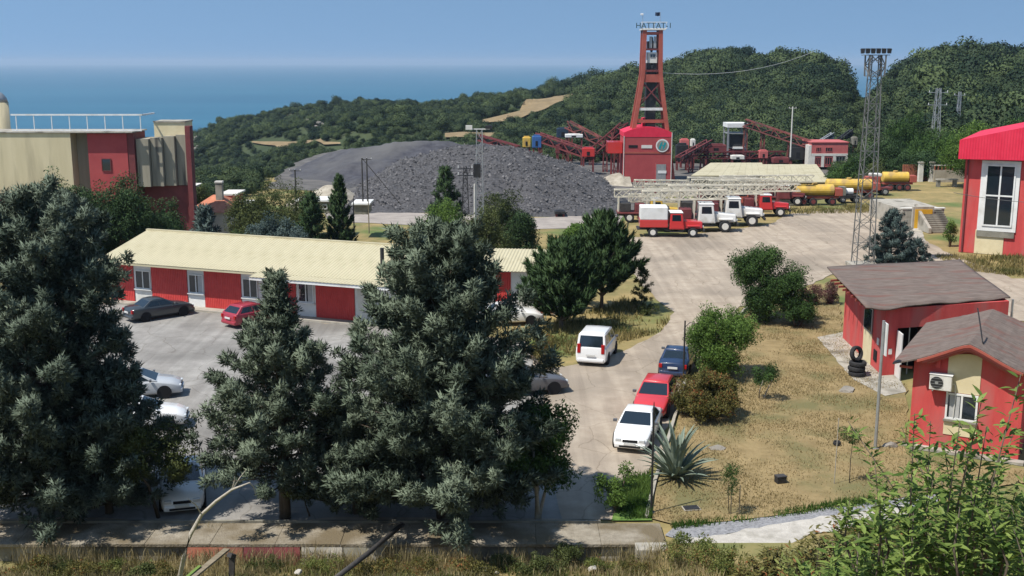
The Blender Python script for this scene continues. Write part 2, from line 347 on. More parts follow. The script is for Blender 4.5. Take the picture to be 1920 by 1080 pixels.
LAWN = [(1224, 972), (1236, 905), (1262, 820), (1296, 700), (1405, 582), (1500, 552), (1572, 560), (1585, 640), (1660, 712), (1700, 722), (1700, 850), (1930, 880), (1930, 905), (1640, 938), (1400, 972), (1270, 985)]
polysheet('lawn', LAWN, M['lawn'], .03, .1, .8, 5)
polysheet('green_verge', [(1150, 976), (1168, 900), (1222, 886), (1222, 974)], M['turf'], .034, .1, .5, 6)
polysheet('gravel_strip', [(1245, 1003), (1262, 988), (1400, 974), (1640, 940), (1760, 925), (1760, 945), (1640, 958), (1440, 986), (1340, 1006), (1270, 1012)], M['gravel'], .05, .08, .5, 7)
polysheet('footpath', [(1275, 1012), (1340, 1004), (1440, 985), (1560, 965), (1700, 945), (1720, 965), (1610, 985), (1500, 1008), (1445, 1050), (1400, 1066), (1310, 1045), (1255, 1030)], M['path'], .064, .1, .4, 8)
polysheet('hut_apron', [(1532, 632), (1580, 622), (1690, 716), (1700, 735), (1660, 742), (1600, 712)], M['conc'], .05, .05, .6, 9)
polysheet('terrace_paving', [(1690, 404), (1722, 404), (1735, 455), (1700, 452)], M['conc'], .012, .05, .8, 10)

# kerb between the parked cars and the lawn: single kerb stones
kerb_px = [(1212, 972), (1228, 905), (1256, 815), (1290, 697), (1398, 580), (1498, 550)]
kp = [G(a, b) for a, b in kerb_px]
kerb = thing('kerb', 'pale concrete kerb between the road and the dry lawn', 'kerb', kp[0])
stone = None
for a, b in zip(kp, kp[1:]):
    L_ = (b - a).length; n = max(1, round(L_ / 1.0)); dv = (b - a) / n
    for i in range(n):
        c = a + dv * (i + .5) - kp[0]; rz = math.atan2(dv.y, dv.x)
        if stone is None: stone = MB().box(-.485, .485, -.07, .07, -.05, .13).build('kerb_stone', M['conc'], kerb, c, rz, bevel=.015)
        else: inst(stone, kerb, c, (0, 0, rz + rnd.uniform(-.01, .01)))

# sea
so = MB(); so.add([(-30000, 250, SEA), (30000, 250, SEA), (30000, 30000, SEA), (-30000, 30000, SEA)], [(0, 1, 2, 3)])
M['sea'] = mat('sea water', (.016, .098, .168), (.026, .128, .20), .004, .45, .5, .05, spec=.2, stretch=(.25, 1, 1))
tag(so.build('sea', M['sea']), kind='structure')

# hills
HP = [-500, 200, 330, 348, 360, 420, 560, 680, 800, 960, 1120, 1200, 1260, 1300, 1350, 1450, 1520, 1550, 1575, 1600, 1630, 1660, 1700, 1750, 1800, 1920, 2400]
HY = [330, 330, 322, 300, 262, 235, 206, 196, 203, 174, 154, 148, 143, 126, 122, 124, 126, 140, 160, 184, 184, 168, 145, 128, 122, 136, 160]
HR = [760, 760, 760, 760, 760, 750, 730, 700, 680, 640, 600, 580, 560, 540, 520, 500, 480, 480, 490, 510, 510, 500, 480, 475, 470, 460, 460]
H0 = [318, 318, 318, 318, 318, 312, 305, 300, 298, 296, 292, 291, 290, 289, 288, 285, 280, 272, 262, 250, 236, 225, 215, 210, 205, 200, 200]
def hillpt(p, u):
    p, u = np.asarray(p, float), np.asarray(u, float)
    yc, Rc, R0 = np.interp(p, HP, HY), np.interp(p, HP, HR), np.interp(p, HP, H0)
    a = (p - 960) / F
    k = 1 / np.sqrt(1 + a * a)
    gx, gy = a * R0 * k, R0 * k
    zb = ground_h(gx, gy) - .4
    yb = YH + F * (CZ - zb) / (R0 * k)
    uu = np.clip(u, 0, 1); r = R0 + (Rc - R0) * uu ** 1.15
    row = yb + (yc - yb) * (uu * .55 + .45 * np.sin(uu * math.pi / 2))
    Y = r * k; z = CZ - (row - YH) / F * Y
    b = np.clip(u - 1, 0, 9); r2 = r + b * 420; z = z - b * 420 * .28 - b * b * 200; Y = r2 * k
    bump = (vnoise(a * r2, Y, 60, 1) - .5) * 9 + (vnoise(a * r2, Y, 22, 2) - .5) * 3.5
    z = z + bump * smooth(u / .25) * (1 - .6 * smooth((u - .75) / .2) * (u <= 1.001))
    return a * Y, Y, np.maximum(z, SEA - 6)
hp = np.concatenate([np.linspace(-480, 320, 30), np.linspace(330, 1960, 210), np.linspace(1980, 2400, 20)]); hu = np.concatenate([np.linspace(0, 1, 46), np.linspace(1.04, 1.6, 12)])
M['hill'] = mat('scrub covered hill', (.022, .038, .016), (.055, .072, .03), .03, .95, .6, .3, c3=(.10, .09, .045), s3=.012, t3=.62)
tag(sheet('hills', len(hp), len(hu), lambda I, J: hillpt(hp[I], hu[J]), M['hill']), kind='structure')

def drape(name, p0, p1, ulo, uhi, m, lift, n=28, k=8):     # a bare patch following the hill, its lower and upper edge given along the slope
    def fn(I, J):
        p = p0 + (p1 - p0) * I / (n - 1); t = I / (n - 1); lo, hi = np.interp(t, *ulo), np.interp(t, *uhi)
        x, y, z = hillpt(p, lo + (hi - lo) * J / (k - 1)); return x, y, z + lift
    return tag(sheet(name, n, k, fn, m), kind='structure')
def u_of(p, row):                                          # where along the slope a picture row lies
    u = np.linspace(0, 1, 200); x, y, z = hillpt(np.full(200, p), u); r = YH + F * (CZ - z) / y
    return float(u[np.argmin(np.abs(r - row))])
fld = [(905, 231, 225), (940, 229, 217), (975, 223, 208), (1010, 210, 193), (1040, 195, 181), (1075, 184, 177)]
tt = [(a - 905) / 170 for a, _, _ in fld]
drape('ploughed_field', 905, 1075, (tt, [u_of(a, b) for a, b, _ in fld]), (tt, [u_of(a, c) for a, _, c in fld]), M['earth'], .9)
bn = [(475, 267, 264), (520, 272, 264), (560, 273, 264), (610, 273, 266), (640, 271, 267)]
t2 = [(a - 475) / 165 for a, _, _ in bn]
drape('earth_bench', 475, 640, (t2, [u_of(a, b) for a, b, _ in bn]), (t2, [u_of(a, c) for a, _, c in bn]), M['earth'], .9)
bn2 = [(835, 258, 250), (870, 258, 248), (930, 256, 249)]
t3_ = [(a - 835) / 95 for a, _, _ in bn2]
drape('earth_bench', 835, 930, (t3_, [u_of(a, b) for a, b, _ in bn2]), (t3_, [u_of(a, c) for a, _, c in bn2]), M['earth'], .9)
bn3 = [(1570, 180, 172), (1600, 195, 160), (1625, 195, 165)]
t4 = [(a - 1570) / 55 for a, _, _ in bn3]
M['meadow'] = mat('dry meadow', (.15, .15, .05), (.28, .24, .09), .06, .95)
drape('meadow', 1570, 1625, (t4, [u_of(a, b) for a, b, _ in bn3]), (t4, [u_of(a, c) for a, _, c in bn3]), M['meadow'], .9)

def blob(rad, seed, n=2, rough=.35, flat=1.0):                # a faceted stone: sphere cut by random planes
    import bmesh
    bm = bmesh.new(); bmesh.ops.create_icosphere(bm, subdivisions=3, radius=1); rr = random.Random(seed)
    pl = [(Vector((rr.gauss(0, 1), rr.gauss(0, 1), rr.gauss(0, 1))).normalized(), rr.uniform(.45, .95)) for _ in range(16)]
    for v in bm.verts:
        d = v.co.normalized(); s = min([1.0] + [h / max(.05, d.dot(q)) for q, h in pl]) * rr.uniform(.95, 1.04)
        v.co = Vector((d.x * s * rad * 1.2, d.y * s * rad, d.z * s * rad * flat))
    vs = [tuple(v.co) for v in bm.verts]; fs = [tuple(v.index for v in f.verts) for f in bm.faces]; bm.free()
    return vs, fs
def rocks(name, label, spots, m, seed, kind='thing', group=None):
    o = None
    for i, (p, rad, fl) in enumerate(spots):
        mb = MB(); rr = random.Random(seed + i)
        if rad < 1: mb.add(*blob(rad, seed + i, 2, .45, fl))
        else:
            for k in range(9):       # an outcrop: broken stones grown together
                vs, fs = blob(rad * rr.uniform(.25, .5), seed * 9 + i * 20 + k, 2, .4, rr.uniform(.6, 1.4)); q = (rr.uniform(-1.1, 1.1) * rad, rr.uniform(-.5, .5) * rad, rr.uniform(-.5, .45) * rad); mb.add([(x + q[0], y + q[1], z + q[2]) for x, y, z in vs], fs)
        q = mb.build(name, m, None, p, 0 if rad > 1 else rnd.uniform(0, 6)); tag(q, label[i] if isinstance(label, list) else label, 'rock', group)
cl = []
for i, (p, row, rad) in enumerate([(366, 270, 4.2), (372, 288, 3.6), (588, 228, 3.4), (604, 238, 2.6)]):
    u = u_of(p, row); x, y, z = hillpt(np.array([p]), np.array([u])); cl.append((Vector((x[0], y[0], z[0] + 1.6)), rad, 1.1))
rocks('cliff_rock', ['upper grey cliff outcrop at the headland tip beside the concrete building', 'lower grey cliff outcrop at the headland tip beside the concrete building', 'larger grey rock outcrop amid scrub on the headland slope', 'smaller grey rock outcrop right of the larger one on the headland slope'], cl, M['rock'], 50)

# far wood: crowns instanced over the hills
def crown_mesh(seed, nf=1500, size=.095):
    r = np.random.default_rng(seed); lob = r.normal(size=(8, 3)); lob /= np.linalg.norm(lob, axis=1)[:, None]; lob[:, 2] = np.abs(lob[:, 2]) * .8; lob *= r.uniform(.3, .6, (8, 1)); j = r.integers(8, size=nf)
    d = r.normal(size=(nf, 3)); d /= np.linalg.norm(d, axis=1)[:, None]; P = lob[j] + d * r.uniform(.25, .48, (nf, 1)); P[:, 2] += .45
    n_ = d + r.normal(size=(nf, 3)) * .4; n_ /= np.linalg.norm(n_, axis=1)[:, None]; t = np.cross(n_, [.3, .5, .8]); t /= np.linalg.norm(t, axis=1)[:, None]; b = np.cross(n_, t); s = size * r.uniform(.5, 1.2, (nf, 1))
    V = np.stack([P + t * s * .6, P + b * s * .5, P - t * s * .6, P - b * s * .45], 1); fn = np.cross(V[:, 1] - V[:, 0], V[:, 3] - V[:, 0]); fl = (fn * d).sum(1) < 0; V[fl] = V[fl][:, ::-1]
    N = d * .65 + n_ * .2 + (P - [0, 0, .35]) * .35; N /= np.linalg.norm(N, axis=1)[:, None]
    me = bpy.data.meshes.new('crown'); me.from_pydata([tuple(v) for v in V.reshape(-1, 3)], [], np.arange(nf * 4).reshape(-1, 4).tolist()); me.materials.append(M['wood_far']); me.shade_smooth(); me.normals_split_custom_set_from_vertices(np.repeat(N, 4, axis=0)); return me
crowns = bpy.data.collections.new('wood_crowns')
for k in range(6):
    crowns.objects.link(bpy.data.objects.new('far_crown', crown_mesh(100 + k)))
def scatter(name, P, S, label, coll=crowns):                  # points carrying instances: an uncountable mass
    me = bpy.data.meshes.new(name); me.from_pydata([tuple(p) for p in P], [], [])
    a = me.attributes.new('size', 'FLOAT_VECTOR', 'POINT'); a.data.foreach_set('vector', np.asarray(S, np.float32).ravel())
    o = bpy.data.objects.new(name, me); put(o); tag(o, label, 'trees', kind='stuff')
    ng = bpy.data.node_groups.new(name, 'GeometryNodeTree'); ng.interface.new_socket('Geometry', in_out='INPUT', socket_type='NodeSocketGeometry'); ng.interface.new_socket('Geometry', in_out='OUTPUT', socket_type='NodeSocketGeometry')
    N = ng.nodes.new; gi, go = N('NodeGroupInput'), N('NodeGroupOutput'); ci = N('GeometryNodeCollectionInfo'); ci.inputs['Collection'].default_value = coll; ci.inputs['Separate Children'].default_value = True; ci.inputs['Reset Children'].default_value = True
    mpn = N('GeometryNodeMeshToPoints'); ip = N('GeometryNodeInstanceOnPoints'); ip.inputs['Pick Instance'].default_value = True
    na = N('GeometryNodeInputNamedAttribute'); na.data_type = 'FLOAT_VECTOR'; na.inputs['Name'].default_value = 'size'
    rv = N('FunctionNodeRandomValue'); rv.data_type = 'FLOAT_VECTOR'; rv.inputs['Max'].default_value = (0, 0, 6.28)
    l = ng.links.new; l(gi.outputs[0], mpn.inputs[0]); l(mpn.outputs[0], ip.inputs['Points']); l(ci.outputs[0], ip.inputs['Instance']); l(na.outputs[0], ip.inputs['Scale']); l(rv.outputs[0], ip.inputs['Rotation']); l(ip.outputs[0], go.inputs[0])
    md = o.modifiers.new('scatter', 'NODES'); md.node_group = ng
    return o
NW = 11500
pw = rng.uniform(330, 2000, NW * 2); uw = rng.uniform(.0, 1.06, NW * 2) ** .85
RRw = np.interp(pw, HP, HR); keep = np.ones(len(pw), bool)
for a_, b_, c_ in (fld, bn, bn2, bn3) and [(fld, 905, 1075), (bn, 475, 640), (bn2, 835, 930), (bn3, 1570, 1625)]:
    lo = np.interp(pw, [q[0] for q in a_], [u_of(q[0], q[1]) for q in a_]); hi = np.interp(pw, [q[0] for q in a_], [u_of(q[0], q[2]) for q in a_])
    keep &= ~((pw > b_ - 4) & (pw < c_ + 4) & (uw > lo - .03) & (uw < hi + .012))
thin = vnoise(pw, uw * 600, 70, 9) > np.interp(pw, [330, 700, 1050, 1200], [.08, .10, .12, .0]); keep &= thin
pw, uw = pw[keep][:NW], uw[keep][:NW]
x_, y_, z_ = hillpt(pw, uw); base = np.interp(pw, [330, 700, 1000, 1250, 1600, 2000], [3.2, 3.4, 3.8, 5.4, 5.8, 6.2]) * (.5 + .75 * rng.uniform(0, 1, len(pw)) ** 1.6)
base *= np.where(rng.uniform(0, 1, len(pw)) < .08, 1.4, 1)
rs = np.interp(uw, [0, .5, 1], [.62, .85, .95]); base *= rs * np.interp(np.abs(pw - 1612), [0, 30, 60], [.55, .75, 1])
Sw = np.stack([base, base, base * rng.uniform(.8, 1.25, len(pw))], -1)
# the wood also runs down the valley side at the left and along the foot of the hills
pv_ = rng.uniform(335, 600, 1100); rv_ = rng.uniform(178, 325, 1100); okv = rv_ > np.interp(pv_, [335, 480, 520, 600], [170, 200, 275, 285]); pv_, rv_ = pv_[okv], rv_[okv]
pf = rng.uniform(600, 1700, 700); rf_ = np.interp(pf, HP, H0) - rng.uniform(0, 26, 700); pv_, rv_ = np.concatenate([pv_, pf]), np.concatenate([rv_, rf_])
av = (pv_ - 960) / F; xv, yv = av * rv_, rv_; bv = rng.uniform(1.3, 2.7, len(xv)); x_, y_, z_ = np.concatenate([x_, xv]), np.concatenate([y_, yv]), np.concatenate([z_, ground_h(xv, yv)]); Sw = np.concatenate([Sw, np.stack([bv, bv, bv], -1)])
scatter('far_wood', np.stack([x_, y_, z_ - .3], -1), Sw, 'dense green wood and scrub covering the coastal hills')

# coal heaps
def heap(name, label, prof, Yc, zb, front, back, m, seed, nx=150, ny=70, rough=.5):
    pxs = [a for a, _ in prof]; caps = [D(a, b, Yc).z for a, b in prof]; x0, x1 = D(pxs[0], 300, Yc).x, D(pxs[-1], 300, Yc).x
    cx = [D(a, 300, Yc).x for a in pxs]
    def fn(I, J):
        x = x0 + (x1 - x0) * I / (nx - 1); t = -1 + 2 * J / (ny - 1)
        cap = np.interp(x, cx, caps); hgt = np.maximum(cap - zb, .02)
        y = Yc + np.where(t < 0, t * front, t * back) + (vnoise(x, t * 0, 14, seed) - .5) * 7
        f = np.clip(1 - np.abs(t) * 1.02, 0, 1) ** .9
        f = f * (1 - .10 * smooth(f)); f = f / .9
        z = zb - .25 + hgt * np.minimum(f, 1) + ((vnoise(x, y, 1.1, seed + 1) - .5) * rough + (vnoise(x, y, 5, seed + 2) - .5) * 1.1 + (vnoise(x, t * 1.5, 3.2, seed + 6) - .5) * 1.3 * (t < 0) * (1 - f)) * np.minimum(1, f * 6)
        return x, y, z
    o = sheet(name, nx, ny, fn, m, smooth=False); tag(o, label, 'coal heap', kind='thing'); return o
heap('coal_heap', 'huge heap of grey crushed coal rock in front of the conveyors', [(590, 400), (640, 372), (690, 335), (740, 300), (800, 284), (860, 276), (930, 272), (1000, 278), (1050, 296), (1090, 312), (1130, 334), (1165, 362), (1185, 392)], 200, -7.0, 27, 20, M['coal'], 5, 330, 140, .5)
heap('coal_heap', 'dark fine coal bank behind the large grey heap', [(500, 345), (560, 312), (610, 288), (660, 274), (740, 264), (850, 263), (930, 266), (1000, 280)], 246, -9.0, 34, 22, M['coaldark'], 25, 120, 50, .3)
# coal lumps lying over the big heap
src = [o for o in bpy.data.objects if o.name == 'coal_heap'][0]
n_ = len(src.data.vertices); co = np.empty(n_ * 3); src.data.vertices.foreach_get('co', co); co = co.reshape(-1, 3)
pick = rng.choice(n_, 14000); base_p = co[pick] + rng.uniform(-.25, .25, (14000, 3)); ok = base_p[:, 2] > -6.6; base_p = base_p[ok]
tv = np.array([(1, 0, 0), (-.6, .9, 0), (-.6, -.8, .1), (.1, 0, .9)], float); tf = np.array([(0, 1, 3), (1, 2, 3), (2, 0, 3)])
sz = rng.uniform(.10, .30, len(base_p)) * np.where(rng.uniform(0, 1, len(base_p)) < .03, 1.8, 1); an = rng.uniform(0, 6.28, len(base_p)); ca, sa = np.cos(an), np.sin(an)
VV = tv[None] * sz[:, None, None] * rng.uniform(.6, 1.2, (len(base_p), 4, 3)); VX = VV.copy(); VX[..., 0] = VV[..., 0] * ca[:, None] - VV[..., 1] * sa[:, None]; VX[..., 1] = VV[..., 0] * sa[:, None] + VV[..., 1] * ca[:, None]
VX += base_p[:, None]; FF = (tf[None] + 4 * np.arange(len(base_p))[:, None, None]).reshape(-1, 3)
M['lump'] = leafmat('coal rock lumps', (.03, .03, .033), (.17, .165, .168), 0, rough=.9)
lump = npmesh('coal_lumps', VX.reshape(-1, 3), FF, M['lump'], src, np.repeat(rng.uniform(0, 1, len(base_p)) ** 1.6, 4)); lump['kind'] = 'stuff'
tag(polysheet('coal_yard', [(500, 352), (1190, 398), (1290, 352), (1650, 330), (1650, 292), (1200, 286), (640, 280), (560, 300)], mat('blackened yard', (.07, .066, .062), (.15, .14, .13), .3, .95, .3), -6.99, .8, 4, 31), kind='structure')
# dirt road and pale fill at the foot of the heap
def strip(name, pxpts, m, z): return polysheet(name, pxpts, m, z, .3, 2, 21)
strip('dirt_road', [(600, 392), (700, 396), (850, 402), (1000, 408), (1130, 402), (1165, 396), (1165, 425), (1000, 430), (850, 425), (620, 415)], mat('dusty road', (.24, .21, .19), (.36, .32, .28), .4, .95, .2), -6.98)
M['rubble'] = mat('pale rubble', (.25, .22, .17), (.42, .38, .31), .8, .95, .8, 3)
heap('rubble_bank', 'pale limestone rubble bank at the left foot of the coal heap', [(540, 372), (575, 356), (610, 346), (650, 345), (700, 368), (720, 372)], 188, -7.2, 6, 5, M['rubble'], 40, 40, 14, .5)
heap('rubble_bank', 'pale rubble bank left of the red winding house', [(1085, 348), (1110, 336), (1140, 322), (1165, 318), (1180, 326)], 221, -7.2, 8, 6, M['rubble'], 44, 40, 14, .8)
# air
HZ = MB().box(-31000, 31000, -60, 31000, SEA - 12, 60).build('haze', bpy.data.materials.new('haze air')); tag(HZ, 'thin blue summer haze over hills and sea', 'haze', kind='stuff')
hm = HZ.data.materials[0]; hm.use_nodes = True; hm.node_tree.nodes.clear()
ho = hm.node_tree.nodes.new('ShaderNodeOutputMaterial'); pv = hm.node_tree.nodes.new('ShaderNodeVolumePrincipled')
pv.inputs['Color'].default_value = (.58, .76, .96, 1); pv.inputs['Density'].default_value = .000085; pv.inputs['Anisotropy'].default_value = .1
hm.node_tree.links.new(pv.outputs[0], ho.inputs['Volume'])
# ---------------------------------------------------------------- vegetation builders
def orient(V, c, k=.8):        # wind every face outwards and give it a normal leaning outwards, so clumps shade as volumes
    w = V.shape[1]; n = np.cross(V[:, 1] - V[:, 0], V[:, w - 1] - V[:, 0]); n /= np.linalg.norm(n, axis=1)[:, None] + 1e-9; out = V.mean(1) - c; out /= np.linalg.norm(out, axis=1)[:, None] + 1e-9
    f = (n * out).sum(1) < 0; V[f] = V[f][:, ::-1]; n[f] *= -1; N = out * k + n * (1 - k); N /= np.linalg.norm(N, axis=1)[:, None]
    return V.reshape(-1, 3), np.arange(len(V) * w).reshape(-1, w), np.repeat(N, w, axis=0)
def puff_needles(n, seed, blade=.36, w=.07, spread=(25, 70)):     # plume along +z, length 1, of thin triangles
    r = np.random.default_rng(seed); V = np.zeros((n, 3, 3))
    for i in range(n):
        t = r.uniform(0, .82); a = r.uniform(0, 6.283); e = math.radians(r.uniform(*spread)) * (1 - .45 * t)
        d = np.array([math.sin(e) * math.cos(a), math.sin(e) * math.sin(a), math.cos(e)]); L_ = blade * r.uniform(.7, 1.25) * (1.1 - .35 * t)
        p = np.array([0, 0, t]) + d * .03; q = np.cross(d, r.normal(size=3)); q /= np.linalg.norm(q)
        V[i] = [p - q * w / 2, p + q * w / 2, p + d * L_]
    return orient(V, np.array([0, 0, .3]), .75)
def puff_fluffy(n, seed, blade=.26, w=.085):                       # rounded tuft of short sprays
    r = np.random.default_rng(seed); V = np.zeros((n, 3, 3))
    for i in range(n):
        d = r.normal(size=3); d /= np.linalg.norm(d); d[2] = d[2] * .8 + .15; c = np.array([0, 0, .42]); p = c + d * np.array([.30, .30, .40]) * r.uniform(.35, 1)
        g = d * .8 + r.normal(size=3) * .35 + np.array([0, 0, .45]); g /= np.linalg.norm(g); q = np.cross(g, r.normal(size=3)); q /= np.linalg.norm(q); L_ = blade * r.uniform(.6, 1.3)
        V[i] = [p - q * w / 2, p + q * w / 2, p + g * L_]
    return orient(V, np.array([0, 0, .30]), .78)
def puff_leaves(n, seed, leaf=.22, w=.5, rad=.5, flat=.8):         # ball of pointed leaves
    r = np.random.default_rng(seed); V = np.zeros((n, 4, 3))
    for i in range(n):
        d = r.normal(size=3); d /= np.linalg.norm(d); p = d * rad * r.uniform(.35, 1) ** .6; p[2] *= flat
        g = d * .6 + r.normal(size=3) * .55 + np.array([0, 0, -.15]); g /= np.linalg.norm(g); q = np.cross(g, r.normal(size=3) * .6 + np.array([0, 0, 1.])); q /= np.linalg.norm(q) + 1e-9
        L_ = leaf * r.uniform(.65, 1.2)
        V[i] = [p, p + g * L_ * .45 + q * L_ * w * .5, p + g * L_, p + g * L_ * .45 - q * L_ * w * .5]
    return orient(V, np.zeros(3), .42)
def grow(name, templates, pos, dirs, size, m, parent, seed=0, tone=None, tjit=.18):
    r = np.random.default_rng(seed); pos, dirs, size = np.asarray(pos, float), np.asarray(dirs, float), np.asarray(size, float)
    dirs = dirs / (np.linalg.norm(dirs, axis=1)[:, None] + 1e-9); k = len(pos); ref = np.where(np.abs(dirs[:, 2:3]) < .95, [[0, 0, 1.]], [[1., 0, 0]])
    a = np.cross(ref, dirs); a /= np.linalg.norm(a, axis=1)[:, None]; b = np.cross(dirs, a); th = r.uniform(0, 6.283, k)[:, None]
    a2 = a * np.cos(th) + b * np.sin(th); b2 = np.cross(dirs, a2); which = r.integers(0, len(templates), k); Vs, Fs, Ts, Ns = [], [], [], []; off = 0
    tone = r.uniform(.1, .9, k) if tone is None else np.asarray(tone)
    rot = lambda q, ix: q[None, :, 0:1] * a2[ix, None] + q[None, :, 1:2] * b2[ix, None] + q[None, :, 2:3] * dirs[ix, None]
    for ti, (tv, tf, tn) in enumerate(templates):
        ix = np.where(which == ti)[0]
        if not len(ix): continue
        Vs.append((rot(tv, ix) * size[ix, None, None] + pos[ix, None]).reshape(-1, 3)); Ns.append(rot(tn, ix).reshape(-1, 3)); Fs.append((tf[None] + (off + len(tv) * np.arange(len(ix)))[:, None, None]).reshape(-1, tf.shape[1])); off += len(tv) * len(ix)
        w = tf.shape[1]; nl = len(tv) // w
        Ts.append(np.clip(tone[ix][:, None] + np.repeat(r.normal(0, tjit, (len(ix), nl)), w, axis=1), 0, 1).ravel())
    o = npmesh(name, np.concatenate(Vs), np.concatenate(Fs), m, parent, np.concatenate(Ts), smooth=True); o.data.normals_split_custom_set_from_vertices(np.concatenate(Ns)); return o

NEEDLE = [puff_fluffy(78, s) for s in (1, 2, 3)]
FINE = [puff_fluffy(46, s, .34, .12) for s in (4, 5)]
CYP = [puff_needles(38, s, .55, .11, (10, 45)) for s in (6, 7, 8)]
LEAF = [puff_leaves(60, s, .20) for s in (1, 2, 3)]
SMALL = [puff_leaves(50, s, .26, .5) for s in (4, 5)]

def conifer(name, label, base, h, r, m, seed, nb=110, cb=.06, size=.62, templates=NEEDLE, prof=None, lean=(0, 0), upward=(0, 50), ppm=5.5, group=None, trunk=True, cat='tree', tr=.2):
    g = np.random.default_rng(seed); root = thing(name, label, cat, base, 0, group)
    prof = prof or ([0, .1, .3, .6, .85, 1], [.75, .95, 1, .72, .36, .06])
    ax = lambda t: np.array([lean[0] * t * h, lean[1] * t * h, t * h])
    mb = MB(); mb.tube([ax(t) for t in np.linspace(-.01, 1, 9)], [tr * (1.05 - t) + .015 for t in np.linspace(0, 1, 9)], 9)
    P, Dr, S, T = [], [], [], []
    for i in range(nb):
        t = cb + (1 - cb) * ((i + g.uniform(0, 1)) / nb) ** 1.1; t = min(t, .985); az = i * 2.39996 + g.uniform(-.35, .35)
        L_ = r * np.interp(t, *prof) * g.choice([.72, .9, 1.0, 1.12]) * g.uniform(.85, 1.08)
        e = math.radians(np.interp(t, [0, 1], upward) + g.uniform(-9, 9)); d = np.array([math.cos(az) * math.cos(e), math.sin(az) * math.cos(e), math.sin(e)])
        side = np.array([-math.sin(az), math.cos(az), 0]); s0 = ax(t); curv = g.uniform(.02, .22) * L_
        pt = lambda s: s0 + d * L_ * s + np.array([0, 0, curv]) * s * s
        if L_ > .8: mb.tube([pt(s) for s in (0, .4, .8)], [.035 + .012 * L_, .03, .012], 5)
        n = max(3, int(L_ * ppm)); bt = g.uniform(.15, .85)
        for k in range(n):
            s = 1 - (g.uniform(0, 1) ** 1.3) * .85; lat = g.normal(0, .20) * L_ * (1.15 - s); p = pt(s) + side * lat + np.array([0, 0, g.normal(0, .09) * L_ * .5])
            dd = d * .8 + side * np.sign(lat) * .5 * min(1, abs(lat)) + np.array([0, 0, .55]) + g.normal(0, .25, 3)
            P.append(p); Dr.append(dd); S.append(size * g.uniform(.65, 1.25) * (1 if L_ > .7 else .8)); T.append(np.clip(bt + g.normal(0, .16), 0, 1))
        P.append(pt(1.0)); Dr.append(d + np.array([0, 0, .4])); S.append(size * 1.1); T.append(bt)
    P.append(ax(.97)); Dr.append(np.array([0, 0, 1.])); S.append(size * 1.2); T.append(.5)
    mb.build('trunk', M['bark'], root, smooth=True); grow('crown', templates, P, Dr, S, m, root, seed, T); return root

def broadleaf(name, label, base, h, rx, m, seed, n=260, size=.8, templates=LEAF, cb=.25, rz=None, lobes=9, stems=3, cat='tree', group=None, tr=.09, bark='bark', lean=(0, 0), tj=.18):
    g = np.random.default_rng(seed); root = thing(name, label, cat, base, 0, group); rz = rz or h * (1 - cb) / 2; cz = h - rz
    C = []
    for i in range(lobes):
        d = g.normal(size=3); d /= np.linalg.norm(d); C.append(np.array([d[0] * rx * .68, d[1] * rx * .68, cz + d[2] * rz * .66]) + np.array([lean[0], lean[1], 0]) * h)
    C.append(np.array([lean[0] * h, lean[1] * h, cz]))
    P, Dr, S, T = [], [], [], []; lr = g.uniform(.26, .50, len(C)); lt = g.uniform(.2, .8, len(C))
    for i in range(n):
        j = g.integers(len(C)); d = g.normal(size=3); d /= np.linalg.norm(d); q = g.uniform(.45, 1.02) if g.uniform() < .86 else g.uniform(1.0, 1.32)
        p = C[j] + d * np.array([rx, rx, rz]) * lr[j] * q
        if p[2] < .08 * size: p[2] = .08 * size + abs(g.normal(0, .1))
        P.append(p); Dr.append(d + np.array([0, 0, .3])); S.append(size * g.uniform(.6, 1.2)); T.append(np.clip(lt[j] + g.normal(0, .2), 0, 1))
    mb = MB()
    for k in range(stems):
        c = C[k % len(C)]; b0 = np.array([g.normal(0, .05), g.normal(0, .05), -.05]); mid = b0 * .5 + c * .45 + g.normal(0, .08 * rx, 3); mid[2] = abs(mid[2])
        mb.tube([b0, mid, c], [tr, tr * .65, tr * .2], 7)
    mb.build('trunk' if stems == 1 else 'stems', M[bark], root, smooth=True); grow('crown', templates, P, Dr, S, m, root, seed, T, tj); return root

def at(px, py): p = G(px, py); return Vector((p.x, p.y, float(ground_h(p.x, p.y)) + .03))
# the three big foreground conifers and the young trees between them
conifer('cedar_tree', 'tallest grey green conifer filling the left edge of the picture', G(88, 968), 11.2, 3.75, M['cedar2'], 1, 190, .05, .62, prof=([0, .08, .3, .55, .8, .93, 1], [.8, 1, 1.02, .98, .70, .40, .12]), ppm=7.5, tr=.26)
conifer('cedar_tree', 'slim grey green conifer with bare trunk in front of the long workshop', G(535, 972), 8.9, 3.0, M['cedar'], 2, 135, .15, .58, prof=([0, .15, .3, .55, .72, .85, 1], [.75, 1, .98, .64, .32, .13, .04]), ppm=6, tr=.2)
conifer('cedar_tree', 'broad grey green conifer standing in the centre of the picture', G(832, 970), 10.0, 4.05, M['cedar'], 3, 200, .07, .64, prof=([0, .06, .25, .5, .72, .9, 1], [.75, .97, 1, .82, .60, .42, .14]), ppm=7.5, tr=.26)
conifer('cedar_tree', 'grey green conifer closing the gap left of the central one', G(668, 962), 3.8, 1.9, M['cedar'], 4, 60, .06, .58, ppm=6, tr=.14)
conifer('cedar_tree', 'short dark conifer standing in shade under the leftmost big tree', G(205, 962), 5.2, 2.6, M['cedar2'], 14, 70, .05, .6, ppm=6, tr=.14)
broadleaf('young_tree', 'small yellowish leafy tree between the two left conifers', G(296, 972), 4.3, 1.7, M['leafolive'], 5, 240, .55, LEAF, .28, stems=1, tr=.08)
broadleaf('young_tree', 'small dark leaved tree with white trunk right of the central conifer', G(1004, 977), 4.4, 2.05, M['leafdark'], 6, 520, .5, SMALL, .24, stems=3, tr=.085, bark='palebark')
